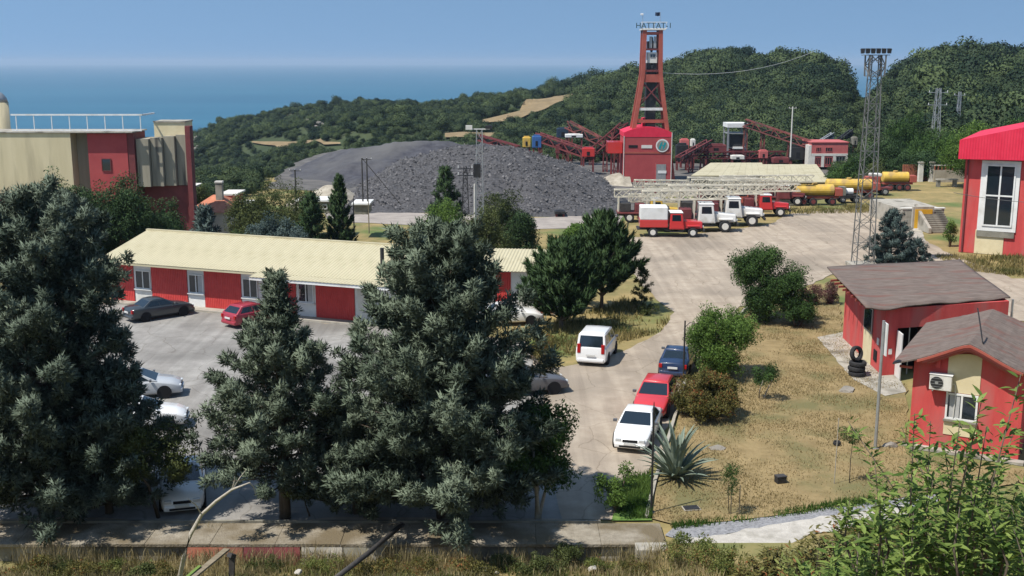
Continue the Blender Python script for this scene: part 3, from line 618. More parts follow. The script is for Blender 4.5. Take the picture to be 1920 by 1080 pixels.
broadleaf('young_tree', 'low leafy sapling behind the wall between the conifers', G(582, 970), 2.4, 1.0, M['leafolive'], 7, 60, .45, LEAF, .3, stems=1, tr=.04)
# cypress pair on the island
conifer('cypress_tree', 'right half of the dark cypress pair beside the white van', G(1128, 582), 5.9, 2.6, M['cypress'], 8, 110, .16, .78, CYP, ([0, .15, .4, .7, 1], [.6, 1, .95, .55, .06]), upward=(22, 66), ppm=6, tr=.12)
conifer('cypress_tree', 'left half of the dark cypress pair behind the central conifer', G(1052, 618), 4.9, 2.5, M['cypress'], 9, 100, .1, .78, CYP, ([0, .15, .4, .7, 1], [.7, 1, .95, .55, .06]), upward=(20, 64), ppm=6, tr=.12)
broadleaf('low_shrub', 'low green juniper mat in the shade of the cypress', G(1215, 588), .7, .9, M['leafolive'], 10, 50, .35, SMALL, .0, cat='shrub')
conifer('young_tree', 'thin bare looking young conifer beside the cypress shade', G(1203, 580), 2.7, .55, M['leafolive'], 11, 26, .05, .42, FINE, ppm=6, tr=.03)
broadleaf('low_shrub', 'dry scrub under the left cypress beside the van', G(1018, 668), 1.3, 1.4, M['leafdry'], 12, 90, .4, SMALL, .0, cat='shrub')
# lawn shrubs
broadleaf('bush', 'tall dark round bush at the corner of the yard', G(1438, 602), 5.2, 2.35, M['leafdark'], 20, 900, .66, LEAF, .06, stems=4, cat='shrub', lobes=17)
broadleaf('bush', 'low dark bush at the right foot of the tall round bush', G(1496, 612), 2.3, 1.2, M['leafdark'], 21, 300, .5, LEAF, .0, cat='shrub')
broadleaf('bush', 'fresh green bush on the lawn beside the blue car', G(1352, 706), 3.7, 1.95, M['leaflight'], 22, 760, .58, LEAF, .05, stems=4, cat='shrub', lobes=22)
broadleaf('bush', 'reddish half dry bush between agave and green bush', G(1322, 782), 2.2, 1.65, M['leafdry'], 23, 700, .42, SMALL, .0, stems=4, cat='shrub', lobes=20)
broadleaf('young_tree', 'small forked shrub leaning over its own shadow on the lawn', G(1428, 748), 1.9, .75, M['leafdark'], 24, 55, .42, LEAF, .35, stems=2, tr=.05, lean=(.08, 0), bark='palebark')
broadleaf('bush', 'purple flowering bush left of the brown roofed shed', G(1520, 572), 1.55, .85, M['pinkleaf'], 25, 90, .4, SMALL, .0, cat='shrub')
broadleaf('bush', 'purple flowering bush touching the shed corner', G(1553, 570), 1.6, .75, M['pinkleaf'], 26, 80, .4, SMALL, .0, cat='shrub')
broadleaf('bush', 'light green shrub on the verge in front of the white car', G(1155, 962), 2.0, .75, M['leaflight'], 27, 85, .38, SMALL, .0, cat='shrub')
conifer('spruce_tree', 'blue spruce standing behind the lattice light mast', G(1668, 498), 4.3, 1.9, M['spruce'], 28, 85, .03, .55, NEEDLE, ([0, .1, .35, .6, .8, 1], [.95, 1, .8, .55, .38, .05]), upward=(-5, 35), ppm=5.5, tr=.1)
conifer('spruce_tree', 'small blue spruce at the right of the larger spruce', G(1716, 498), 1.9, 1.15, M['spruce'], 29, 40, .03, .55, NEEDLE, ([0, .3, 1], [1, .8, .05]), upward=(-5, 35), ppm=6, tr=.06)
broadleaf('bush', 'green creeper bush at the stair beside the red hall', G(1780, 462), 2.4, .6, M['leaflight'], 30, 60, .5, SMALL, .0, cat='shrub')
# agave: every leaf a part
ag = thing('agave_plant', 'large grey green agave rosette beside the white sedan', 'plant', G(1266, 898) + Vector((0, 0, .03)))
def agave_leaf():
    mb = MB(); n = 7; k = []
    for i in range(n):
        t = i / (n - 1); w = .058 * (1 - t) ** .6 * (1 + .5 * t) + .004; x = t * 1.0; z = -.22 * t * t * t; th = .03 * (1 - t) + .004
        k.append([(x, -w, z + w * .35), (x, 0, z), (x, w, z + w * .35), (x, 0, z - th)])
    mb.loft(k); return mb
src_leaf = None
for i in range(58):
    az = i * 2.39996; t = i / 57; el = R(88 - 56 * t + rnd.uniform(-9, 9)); s = rnd.uniform(1.8, 2.5) * (1 - .34 * t)
    rot = (Matrix.Rotation(az, 3, 'Z') @ Matrix.Rotation(-el, 3, 'Y') @ Matrix.Rotation(rnd.uniform(-.3, .3), 3, 'X')).to_euler(); loc = (math.cos(az) * .1, math.sin(az) * .1, .06)
    if src_leaf is None: src_leaf = agave_leaf().build('leaf', M['agave'], ag); src_leaf.location = loc; src_leaf.rotation_euler = rot; src_leaf.scale = (s, s, s)
    else: inst(src_leaf, ag, loc, rot, (s, s, s))
# staked sapling and twigs on the lawn
sp = broadleaf('sapling', 'staked young fruit sapling on the dry lawn', G(1372, 966), 2.1, .42, M['leafdark'], 31, 34, .32, LEAF, .4, stems=1, tr=.02)
MB().tube([(.28, .05, 0), (.28, .05, 1.15)], .022, 6).build('stake', M['wood'], sp); MB().tube([(-.02, .1, 0), (-.02, .1, 1.15)], .022, 6).build('stake', M['wood'], sp)
broadleaf('sapling', 'bent dark twig sapling on the lawn near the thin stake', G(1592, 906), 2.6, .5, M['leafdark'], 32, 26, .34, LEAF, .6, stems=1, tr=.025, lean=(-.05, 0))
tag(MB().tube([(0, 0, 0), (.02, 0, 1.7), (.03, .01, 2.75)], .018, 6).build('garden_stake', M['palebark'], None, G(1564, 908)), 'thin upright bare stake standing in the dry lawn', 'stake')
# trees behind the workshop
conifer('dark_pine', 'dark pointed conifer before the red recess of the concrete building', at(130, 520) , 6.2, 2.6, M['cedar2'], 40, 70, .03, .8, FINE, ppm=4.5)
for i, (px, Y, top, rr, lab) in enumerate([(150, 92, 312, 3.0, 'leftmost dark broadleaf tree before the concrete building'), (205, 95, 318, 3.2, 'second dark broadleaf tree before the concrete building'), (262, 94, 322, 3.1, 'third dark broadleaf tree before the concrete building'), (300, 97, 350, 2.4, 'rightmost small broadleaf tree before the concrete building')]):
    b = D(px, 500, Y); b.z = float(ground_h(b.x, b.y)); h = D(px, top, Y).z - b.z
    broadleaf('park_tree', lab, b, h, rr, M['cypress'], 41 + i, 520, 1.0, LEAF, .2, stems=1, tr=.16, lobes=10)
for i, (px, Y, top, rr, mm, kind, lab) in enumerate([
    (386, 112, 396, 1.7, 'spruce', 'c', 'blue spruce in front of the red tiled house'), (470, 122, 348, 3.0, 'leafolive', 'b', 'olive tree right of the red tiled house'), (505, 122, 334, 4.0, 'leafolive', 'b', 'tallest olive green tree behind the workshop roof'), (556, 118, 352, 3.2, 'leafolive', 'b', 'olive tree left of the pointed hedge conifer'),
    (585, 110, 372, 1.6, 'cypress', 'c', 'narrow dark conifer behind the workshop roof'), (500, 106, 408, 2.0, 'spruce', 'b', 'greyish low tree just over the workshop ridge'), (545, 104, 412, 1.8, 'spruce', 'b', 'second greyish low tree over the workshop ridge'), (446, 106, 414, 1.4, 'cypress', 'b', 'low dark shrub tree over the workshop ridge'),
    (365, 150, 345, 2.0, 'leafolive', 'b', 'small tree behind the concrete building corner'), (380, 160, 348, 2.2, 'cypress', 'b', 'dark tree behind the tiled house chimney'),
    (638, 112, 340, 1.75, 'cypress', 'e', 'egg shaped clipped conifer at the foot of the coal heap'), (830, 112, 372, 2.6, 'leaflight', 'b', 'bright green tree above the central conifer'), (836, 140, 322, 1.9, 'cypress', 'c', 'dark pointed pine before the coal heap'),
    (945, 116, 334, 2.9, 'leafolive', 'b', 'brownish dark tree right of the light pole'), (905, 108, 392, 2.6, 'leafolive', 'b', 'low olive tree at the foot of the light pole'), (980, 112, 396, 2.0, 'cypress', 'b', 'low dark green tree beside the brownish tree'), (1085, 100, 424, 1.3, 'leaflight', 'b', 'green bush behind the cypress pair')]):
    b = D(px, 440, Y); b.z = float(ground_h(b.x, b.y)); h = D(px, top, Y).z - b.z
    if kind == 'c': conifer('far_conifer', lab, b, h, rr, M[mm], 60 + i, 60, .04, 1.0, FINE, ppm=4, tr=.12)
    elif kind == 'e': conifer('far_conifer', lab, b, h, rr, M[mm], 60 + i, 110, .16, .75, CYP, ([0, .12, .4, .7, .9, 1], [.5, .9, 1, .7, .35, .05]), upward=(25, 70), ppm=5, tr=.12)
    else: broadleaf('park_tree', lab, b, h, rr, M[mm], 60 + i, 420, 1.0, LEAF, .18, stems=1, tr=.14, lobes=9)
# trees behind the tankers and beside the red hall
for i, (px, Y, top, rr, mm, lab) in enumerate([
    (1600, 168, 296, 3.2, 'leafdark', 'low dark bush left of the light mast behind yellow tankers'), (1660, 175, 262, 4.2, 'cypress', 'dark tree directly right of the light mast'), (1700, 180, 214, 4.6, 'leafdark', 'tallest dark tree between light mast and distant pylon'), (1742, 172, 250, 4.4, 'leafdark', 'dark tree in front of the distant pylon'),
    (1785, 165, 240, 4.2, 'leafdark', 'green tree touching the red hall roof corner'), (1822, 150, 232, 4.0, 'leaflight', 'bright green tree above the red hall eave'), (1870, 158, 226, 4.2, 'leafdark', 'dark tree behind the red hall roof'), (1920, 156, 205, 4.5, 'leafdark', 'tree at the right picture edge above the red roof'),
    (1570, 172, 312, 3.0, 'leafdark', 'low bush behind the leftmost yellow tanker'), (1630, 160, 308, 2.8, 'leafolive', 'low bush behind the middle yellow tanker'), (1720, 160, 285, 3.4, 'cypress', 'dense dark bush behind the brown gate')]):
    b = D(px, 340, Y); b.z = float(ground_h(b.x, b.y)); h = max(2.2, D(px, top, Y).z - b.z)
    broadleaf('park_tree', lab, b, h, rr, M[mm], 90 + i, 480, 1.4, LEAF, .05, stems=1, tr=.18, lobes=11)

# dry tufts over the lawn and verge (nobody could count them)
def tufts(name, label, polys, hgt, m, seed, z0=.03, w=.03, lean=.6, hfun=None):
    g = np.random.default_rng(seed); xs, ys_ = [], []
    for poly, k in polys:
        wp = [(q.x, q.y) for q in (G(a, b) for a, b in poly)]; lo, hi = np.min(wp, 0), np.max(wp, 0); c = 0
        while c < k:
            x, y = g.uniform(lo[0], hi[0], k), g.uniform(lo[1], hi[1], k); q = inpoly(x, y, wp) & (vnoise(x, y, 1.3, seed) > g.uniform(.1, .75, k)); xs.append(x[q]); ys_.append(y[q]); c += q.sum()
    x, y = np.concatenate(xs), np.concatenate(ys_); z = np.full(len(x), z0) if hfun is None else hfun(x, y); k = len(x)
    h = g.uniform(*hgt, k); a = g.uniform(0, 6.28, k); l = g.uniform(0, lean, k); b = g.uniform(0, 6.28, k)
    V = np.zeros((k, 3, 3)); V[:, 0] = np.stack([x - np.cos(a) * w / 2, y - np.sin(a) * w / 2, z], -1); V[:, 1] = np.stack([x + np.cos(a) * w / 2, y + np.sin(a) * w / 2, z], -1)
    V[:, 2] = np.stack([x + np.cos(b) * l * h, y + np.sin(b) * l * h, z + h], -1)
    t = np.clip(vnoise(x, y, 2.2, seed + 4) * .9 + g.normal(0, .15, k), 0, 1)
    return tag(npmesh(name, V.reshape(-1, 3), np.arange(3 * k).reshape(-1, 3), m, None, np.repeat(t, 3)), label, 'grass', kind='stuff')
tufts('dry_grass', 'short dry tufts of grass over the tan lawn', [(LAWN, 30000)], (.03, .13), M['tuft'], 5, .03, .04, 1.2)
M['greentuft'] = leafmat('green grass tufts', (.04, .09, .015), (.17, .25, .06), .3)
tufts('green_grass', 'bright green grass on the verge by the black pole', [([(1150, 976), (1168, 900), (1222, 886), (1222, 974)], 3500), ([(1255, 985), (1400, 968), (1640, 932), (1640, 948), (1400, 982), (1262, 996)], 1500)], (.06, .3), M['greentuft'], 6, .03, .04, .7)
M['fieldtuft'] = leafmat('rough field weeds', (.07, .085, .025), (.36, .28, .12), .25)
tufts('rough_grass', 'rough dry weeds on the bank below the trucks', [([(960, 470), (1160, 428), (1180, 450), (1170, 490), (1000, 500)], 5000), ([(610, 440), (780, 430), (800, 450), (620, 455)], 3000), ([(1460, 392), (1700, 380), (1690, 398), (1470, 402)], 2500), ([(1750, 480), (1920, 480), (1920, 520), (1800, 506)], 2200), ([(1170, 560), (1262, 590), (1240, 622), (1100, 660), (1010, 680), (1000, 620)], 3500)], (.08, .5), M['fieldtuft'], 8, 0, .09, .8, lambda x, y: ground_h(x, y))
# ---------------------------------------------------------------- buildings
def win(parent, x0, x1, z0, z1, y=-.03, frame_m='white', mull=1, trans=0, fw=.07, curtain=False, sill=False, depth=.07):
    f = MB()
    f.box(x0, x1, y - depth, y, z0, z0 + fw).box(x0, x1, y - depth, y, z1 - fw, z1).box(x0, x0 + fw, y - depth + .002, y, z0 + fw, z1 - fw).box(x1 - fw, x1, y - depth + .002, y, z0 + fw, z1 - fw)
    for k in range(mull):
        xm = x0 + (x1 - x0) * (k + 1) / (mull + 1); f.box(xm - fw / 2, xm + fw / 2, y - depth + .004, y, z0 + fw, z1 - fw)
    for k in range(trans):
        zm = z0 + (z1 - z0) * (k + 1) / (trans + 1); f.box(x0 + fw, x1 - fw, y - depth + .008, y, zm - fw / 2, zm + fw / 2)
    w = f.build('window', M[frame_m], parent)
    g = mull + 1
    for k in range(g):
        a, b = x0 + (x1 - x0) * k / g, x0 + (x1 - x0) * (k + 1) / g
        for j in range(trans + 1):
            c, d = z0 + (z1 - z0) * j / (trans + 1), z0 + (z1 - z0) * (j + 1) / (trans + 1)
            B('pane', M['glass'], w, a + .03, b - .03, y - depth * .45, y - depth * .3, c + .03, d - .03)
        if curtain and k == (curtain - 1): B('curtain', M['curtain'], w, a + (b - a) * .25, b - .08, y - depth * .58, y - depth * .46, z0 + fw, z1 - fw)
    if sill: B('sill', M[sill if isinstance(sill, str) else 'conc'], w, x0 - .08, x1 + .08, y - .16, y, z0 - .07, z0 - .003)
    return w
def corrugated(name, m, parent, w, l, pitch=.25, amp=.025, th=.012):     # a ribbed sheet, x = width, y = up the slope
    n = int(round(w / pitch)) * 4; mb = MB(); pts = []
    for i in range(n + 1):
        ph = i % 4; pts.append((w * i / n, amp if ph in (1, 2) else 0))
    k = len(pts)
    for y in (0, l): mb.v += [(x, y, z) for x, z in pts]
    for y in (0, l): mb.v += [(x, y, z - th) for x, z in pts]
    for i in range(k - 1): mb.f += [(i, i + 1, k + i + 1, k + i), (2 * k + i + 1, 2 * k + i, 3 * k + i, 3 * k + i + 1), (i + 1, i, 2 * k + i, 2 * k + i + 1), (k + i, k + i + 1, 3 * k + i + 1, 3 * k + i)]
    return mb.build(name, m, parent)

# --- long workshop
o, rz, L_ = frame((214, 564), (742, 611)); W = thing('workshop_building', 'long low red and white workshop with cream ribbed roof', 'building', o, rz)
hw, dep = 3.0, 9.4
B('wall', M['white'], W, 0, L_, 0, dep, 0, hw, bevel=.02)
B('plinth', M['conc'], W, -.1, L_ + .1, -.9, -.002, 0, .12)
def U(px): return (G(px, 590) - o).length * 0 + ((px - 214) / (742 - 214)) * 0
def along(px):      # the spot on the front wall seen in that column
    a = Vector((math.cos(rz), math.sin(rz))); d = ray(px, 590); d2 = Vector((d.x, d.y)); t = (o.x * a.y - o.y * a.x) / (d2.x * a.y - d2.y * a.x)
    p = d2 * t - Vector((o.x, o.y)); return p.dot(a)
for a, b in ((214, 256), (289, 355), (387, 455), (508, 557), (594, 666)):
    pn = B('wall_panel', M['redsheet'], W, along(a), along(b), -.06, -.001, .13, hw - .02)
for a, b, c in ((259, 287, 0), (358, 385, 2), (458, 486, 0), (561, 590, 2)): win(W, along(a), along(b), 1.05, 2.35, -.002, curtain=c, sill='white')
B('door_frame', M['white'], W, along(668), along(706), -.06, -.001, .13, 2.3); B('door', M['offwhite'], W, along(672), along(702), -.075, -.062, .15, 2.22)
rise, half = 1.35, dep / 2
sl = math.atan2(rise, half + 1.0); sl_len = math.hypot(rise, half + 1.0)
MB().prism([(0, hw), (0, hw), ], 0, 0) if False else None
g = MB(); g.add([(0, 0, hw), (0, dep, hw), (0, half, hw + rise * .84), (L_, 0, hw), (L_, dep, hw), (L_, half, hw + rise * .84)], [(0, 2, 1), (3, 4, 5)]); g.build('gable', M['white'], W)
rf = thing_ = MB().box(-.55, L_ + .5, half - .12, half + .12, hw + rise - .03, hw + rise + .09).build('ridge_cap', M['roofcream'], W)
ns = 20; sw = (L_ + 1.0) / ns; shp = None
for i in range(ns):
    for side in (0, 1):
        loc = (-.5 + i * sw + (sw if side else 0), -1.0 if not side else dep + 1.0, hw + .0 + (.004 if i % 2 else 0)); rot = (sl, 0, math.pi if side else 0)
        if shp is None: shp = corrugated('roof_sheet', M['roofcream'], W, sw, sl_len, .25, .03); shp.location = loc; shp.rotation_euler = rot
        else: inst(shp, W, loc, rot)
B('fascia', M['roofcream'], W, -.5, L_ + .5, -.98, -.93, hw - .16, hw - .03); B('soffit', M['offwhite'], W, -.5, L_ + .5, -.92, -.01, hw - .07, hw - .03)
# lower canopy sheets on the right half
cx0 = along(500); ncs = 8; cw = (L_ + .8 - cx0) / ncs; cs = None; csl = R(7)
for i in range(ncs):
    k = i / ncs
    loc = (cx0 + i * cw, -1.9, hw - .12 + (.004 if i % 2 else 0)); rot = (csl, 0, 0)
    if cs is None: cs = corrugated('canopy_sheet', M['roofcream'], W, cw, 2.3, .25, .03); cs.location = loc; cs.rotation_euler = rot
    else: inst(cs, W, loc, rot)
B('canopy_beam', M['white'], W, cx0, L_ + .8, -1.85, -1.75, hw - .33, hw - .14)
ch = MB().tube([(along(703), 1.2, hw + .5), (along(703), 1.2, hw + 1.75)], .13, 10).build('chimney', M['black'], W); MB().box(along(703) - .05, along(703) + .95, 1.05, 1.35, hw + .42, hw + .58).build('chimney_flashing', M['black'], ch)
# small block at the right end
o2, rz2, L2 = frame((905, 586), (1046, 590)); A2 = thing('annex_building', 'small red and white annex block behind the cypress pair', 'building', o2, rz2)
B('wall', M['white'], A2, 0, L2, 0, 4.5, 0, 2.9); B('wall_panel', M['redsheet'], A2, .9, 1.9, -.05, -.001, .1, 2.8); B('wall_panel', M['redrust'], A2, L2 - 1.2, L2 - .3, -.05, -.001, .1, 2.8)
sh = None
for i in range(5):
    w_ = (L2 + .6) / 5; loc = (-.3 + i * w_, -.6, 2.95)
    if sh is None: sh = corrugated('roof_sheet', M['roofcream'], A2, w_, 5.6, .25, .03); sh.location = loc; sh.rotation_euler = (R(6), 0, 0)
    else: inst(sh, A2, loc, (R(6), 0, 0))

# --- big concrete building at the left
Yb = 118.0; zb = -7.0
C = thing('concrete_building', 'large beige concrete building with red recess at left edge', 'building', (0, Yb, zb))
X = lambda px, Y=Yb: D(px, 300, Y).x
Zr = lambda row, Y=Yb: D(200, row, Y).z - zb
top = Zr(249); mid = Zr(362)
B('wall', M['beige'], C, X(-420), X(135), 0, 4.5, mid, top - .02); B('wall_base', M['reddark'], C, X(-420), X(135), 0.12, 4.4, 0, mid - .002)
B('recess_wall', M['greyconc'], C, X(135) + .002, X(165), 1.6, 4.6, 0, top - .04)
B('red_recess', M['dullred'], C, X(163), X(237), .5, 4.4, 0, top - .1)
B('red_return', M['reddark'], C, X(237) + .002, X(250), .55, 4.3, 0, top - .06)
wdw = win(C, X(187), X(205), Zr(322), Zr(298), .48, 'reddark', 0, 0)
# right wing: ribbed concrete panels, slightly turned away
npan = 4; px_ = [251, 275, 297, 318, 338]
for i in range(npan): B('concrete_panel', M['greyconc'], C, X(px_[i]) + .03, X(px_[i + 1]) - .03, .9 + i * .55, 4.6, Zr(352), Zr(262) + .35 * (i) / 3)
B('wing_wall', M['concdark'], C, X(251), X(338), 2.9, 5.2, 0, Zr(258) - .3); B('wing_base', M['reddark'], C, X(251), X(338), 2.7, 5.0, 0, Zr(353))
B('corner_pier', M['reddark'], C, X(338) + .004, X(347.5), 2.2, 3.4, 0, Zr(239)); B('coping', M['conc'], C, X(-420), X(252), -.15, 4.7, top, top + .12)
B('rooftop_box', M['cream'], C, X(275), X(334), 3.1, 6.0, Zr(262), Zr(238) + .3); B('rooftop_coping', M['conc'], C, X(274), X(335), 3.0, 6.1, Zr(238) + .3, Zr(238) + .45)
rl = MB(); z0 = top + .12; z1 = Zr(217)
for px in np.linspace(34, 266, 8): rl.box(X(px) - .035, X(px) + .035, .3, .37, z0, z1)
B('top_rail', M['white'], C, X(25), X(270), .27, .4, z1, z1 + .16); B('bottom_rail', M['white'], C, X(25), X(268), .29, .38, z0 + .05, z0 + .17); post0 = None
for px in np.linspace(34, 266, 8):
    if post0 is None: post0 = B('railing_post', M['white'], C, -.04, .04, -.03, .03, 0, z1 - z0, loc=(X(px), .335, z0))
    else: inst(post0, C, (X(px), .335, z0))
B('railing_return', M['white'], C, X(268), X(270), .4, 4.5, z1 - .02, z1 + .14)
Y2 = 126; S = thing('silo_tower', 'beige round tower with grey dome at the left edge', 'tower', (D(-8, 200, Y2).x, Y2, 8.0)); hh = D(0, 192, Y2).z - 8
MB().tube([(0, 0, -15), (0, 0, hh)], 1.35, 24).build('shaft', M['ochre'] if False else M['beige'], S, smooth=True); MB().tube([(0, 0, hh), (0, 0, hh + .5), (0, 0, hh + 1.0), (0, 0, hh + 1.35)], [1.3, 1.2, .8, .2], 24).build('dome', M['galv'], S, smooth=True)

# --- tiled house and white sheds behind the workshop
H = thing('tiled_house', 'small house with terracotta hip roof behind the workshop', 'house', D(350, 420, 125) * 1.0); H.location.z = -7
wl = D(436, 400, 125).x - D(348, 400, 125).x; zt = D(390, 398, 125).z + 7; zr = D(390, 372, 125).z + 7
B('wall', M['offwhite'], H, .3, wl - .3, 0, 7, 0, zt - .05)
MB().hexa([(0, -.4, zt), (wl, -.4, zt), (wl, 7.4, zt), (0, 7.4, zt), (wl * .42, 3, zr), (wl * .62, 3, zr), (wl * .62, 3.6, zr), (wl * .42, 3.6, zr)]).build('roof', M['tile'], H)
win(H, .9, 1.9, zt - 1.6, zt - .5, .298); B('chimney', M['conc'], H, wl * .55, wl * .55 + .75, 2.0, 2.7, zr - .8, zr + 1.5); B('chimney_cap', M['offwhite'], H, wl * .55 - .06, wl * .55 + .81, 1.94, 2.76, zr + 1.502, zr + 1.7)
def shed(name, label, px0, px1, row_base, row_top, Y, m, roofm, parent=None, over=.3, depth=4, win_n=0):
    a, b = D(px0, row_base, Y), D(px1, row_base, Y); t = thing(name, label, 'building', a); w = b.x - a.x; h = D(px0, row_top, Y).z - a.z
    B('wall', M[m], t, 0, w, 0, depth, 0, h); B('roof', M[roofm], t, -over, w + over, -over, depth + over, h + .002, h + .22)
    for k in range(win_n): win(t, w * (k + .25) / win_n, w * (k + .75) / win_n, h * .35, h * .75, -.002, fw=.1)
    return t
shed('flat_shed', 'white flat shed with red wall behind the tiled house', 418, 442, 392, 366, 140, 'red', 'offwhite')
shed('flat_shed', 'low white flat shed right of the tiled house roof', 430, 462, 396, 386, 136, 'offwhite', 'white')
shed('flat_shed', 'long low white roofed shed behind the hedge trees', 560, 622, 400, 378, 150, 'concdark', 'white', win_n=2)
shed('flat_shed', 'narrow white roofed shed right of the egg shaped conifer', 664, 690, 402, 384, 150, 'concdark', 'white')
shed('flat_shed', 'tiny white hut at the left edge of the tiled house', 349, 362, 380, 352, 160, 'offwhite', 'offwhite')
T_ = thing('white_tent', 'white dust sheet covered stack left of the bright green tree', 'tent', D(758, 436, 122)); T_.location.z = -7
MB().hexa([(-1.9, 0, 0), (2.1, 0, 0), (2.1, 3, 0), (-1.9, 3, 0), (-1.6, .6, 2.2), (1.9, .4, 2.6), (1.9, 2.4, 2.6), (-1.6, 2.6, 2.1)]).build('tarpaulin', M['white'], T_, bevel=.15); B('base_board', M['wood'], T_, -2, 2.2, -.1, 3.1, -.02, .12)

# --- winding house under the headframe
Yh, zh = 222.0, -7.0
Pz = lambda row: D(1220, row, Yh).z - zh; Px = lambda px: D(px, 300, Yh).x - D(1216, 300, Yh).x
N = thing('winding_house', 'dark red winding house with curved roof and round emblem', 'building', (D(1216, 300, Yh).x, Yh, zh))
hx0, hx1, ht = Px(1170), Px(1258), Pz(257)
B('wall', M['dullred'], N, hx0, hx1, 0, 9, 0, ht); B('lintel', M['redrust'], N, hx0 - .02, hx1 + .02, -.08, -.002, Pz(288), Pz(285)); B('corner_strip', M['offwhite'], N, hx0 - .12, hx0 - .004, -.1, .1, 0, ht + .2); B('corner_strip', M['offwhite'], N, hx1 + .004, hx1 + .14, -.1, .1, 0, ht + .9)
arc = [(hx0 - .1 + (hx1 - hx0 + .2) * i / 12, ht + 2.0 - 1.1 * (abs(i - 6) / 6) ** 2) for i in range(13)]
MB().prism([(hx0 - .1, ht + .002)] + arc + [(hx1 + .1, ht + .002)], -.05, 9.2).build('curved_roof', M['redfascia'], N)
B('roof_vent', M['redfascia'], N, Px(1206), Px(1226), 2.5, 5, ht + 1.6, ht + 3.6)
B('louvre_band', M['dark'], N, Px(1178), Px(1195), -.06, -.003, Pz(277), Pz(272)); B('name_board', M['offwhite'], N, Px(1202), Px(1222), -.08, -.003, Pz(278), Pz(272))
em = MB().tube([(Px(1241), -.05, Pz(273)), (Px(1241), -.17, Pz(273))], 1.28, 28).build('emblem', M['white'], N); MB().tube([(Px(1241), -.172, Pz(273)), (Px(1241), -.19, Pz(273))], 1.04, 28).build('emblem_ring', M['chrome'], em)
mk = MB(); ex, ez = Px(1241), Pz(273)
mk.prism([(ex - .75, ez - .55), (ex - .35, ez - .75), (ex + .05, ez + .75), (ex - .3, ez + .62)], -.215, -.192).prism([(ex + .0, ez - .75), (ex + .35, ez - .6), (ex + .78, ez + .5), (ex + .4, ez + .72)], -.215, -.192).prism([(ex - .32, ez - .12), (ex + .42, ez - .02), (ex + .5, ez + .18), (ex - .25, ez + .1)], -.22, -.193); mk.build('emblem_mark', M['teal'], em)
dr = B('roller_door', M['galv'], N, Px(1231), Px(1249), -.05, -.003, 0, Pz(308)); B('door_shutter', M['white'], dr, Px(1234), Px(1250), -.12, -.052, Pz(325), Pz(320)); B('door_frame', M['pink'], N, Px(1229), Px(1230.8), -.06, -.004, 0, Pz(306))
B('side_annex', M['tred'], N, Px(1141), hx0 - .15, 2, 7, Pz(289), Pz(268)); 
for px in (1147, 1160): B('annex_leg', M['reddark'], N, Px(px), Px(px) + .4, 3, 3.4, 0, Pz(289))
# --- headframe
T = thing('headframe_tower', 'tall rust red mine headframe above the winding house', 'tower', (D(1216, 300, Yh).x, Yh + 3.0, zh))
Q = lambda px, row, y=0: (Px(px), y, Pz(row))
def legpair(a, b, c, d_top, d_bot, w):      # front and rear leg through three stations
    for s in (-1, 1):
        m_ = MB(); pts = [Q(a[0], a[1], s * d_top), Q(b[0], b[1], s * d_top), Q(c[0], c[1], s * d_bot)]
        m_.bar(pts[0], pts[1], w).bar(pts[1], pts[2], w); m_.build('leg', M['redrust'], T)
legpair((1205, 56), (1203.5, 140), (1174, 338), 1.6, 2.1, .78); legpair((1234.5, 56), (1236, 140), (1264, 338), 1.6, 2.1, .78)
for s in (-1, 1):
    for row, xa, xb, hh_ in ((62, 1205, 1234, .5), (147, 1201, 1238, 1.5), (205, 1194, 1247, .5), (228, 1190, 1250, .6)):
        y_ = s * float(np.interp(row, [140, 338], [1.6, 2.1])); MB().bar(Q(xa, row, y_ + .01 * s), Q(xb, row, y_ + .01 * s), .5, hh_).build('cross_beam', M['white'] if row == 205 and s < 0 else M['redrust'], T)
    for r0, r1, x0a, x1a, x0b, x1b in ((152, 203, 1201, 1239, 1194, 1246),):
        y0, y1 = s * 1.62, s * 1.72; MB().bar(Q(x0a, r0, y0), Q(x1b, r1, y1), .22).build('brace', M['reddark'], T); MB().bar(Q(x1a, r0, y0), Q(x0b, r1, y1), .22).build('brace', M['reddark'], T)
sh_ = MB().box(Px(1211), Px(1229), -1.2, 1.4, Pz(338), Pz(118)); sh_.build('hoist_shaft', M['black'], T)
for row, m_ in ((83, 'black'), (128, 'black')):
    yy = 0
    sw_ = MB(); ring = []
    for i in range(20):
        a = 2 * math.pi * i / 20; b2 = 2 * math.pi * (i + 1) / 20; rr = 1.35
        sw_.bar((Px(1220) + 0, rr * math.cos(a), Pz(row) + rr * math.sin(a)), (Px(1220), rr * math.cos(b2), Pz(row) + rr * math.sin(b2)), .3, .25)
        if i % 4 == 0: sw_.bar((Px(1220), 0, Pz(row)), (Px(1220), rr * math.cos(a), Pz(row) + rr * math.sin(a)), .12)
    sw_.build('sheave_wheel', M['black'], T)
B('platform', M['reddark'], T, Px(1203), Px(1237), -1.9, 1.9, Pz(94), Pz(91)); B('platform', M['reddark'], T, Px(1203), Px(1237), -1.9, 1.9, Pz(135), Pz(131)); B('machine_cabin', M['offwhite'], T, Px(1212), Px(1229), -1.5, 1.3, Pz(118), Pz(98)); win(T, Px(1216), Px(1226), Pz(108), Pz(101), -1.5, 'galv', 1, 0, .08)
B('machine_housing', M['black'], T, Px(1212), Px(1229), -1.3, 1.2, Pz(91), Pz(77)); B('sheave_bearing', M['galv'], T, Px(1214), Px(1219), -1.45, -1.31, Pz(90), Pz(68)); B('sheave_bearing', M['galv'], T, Px(1222), Px(1227), -1.45, -1.31, Pz(90), Pz(68))
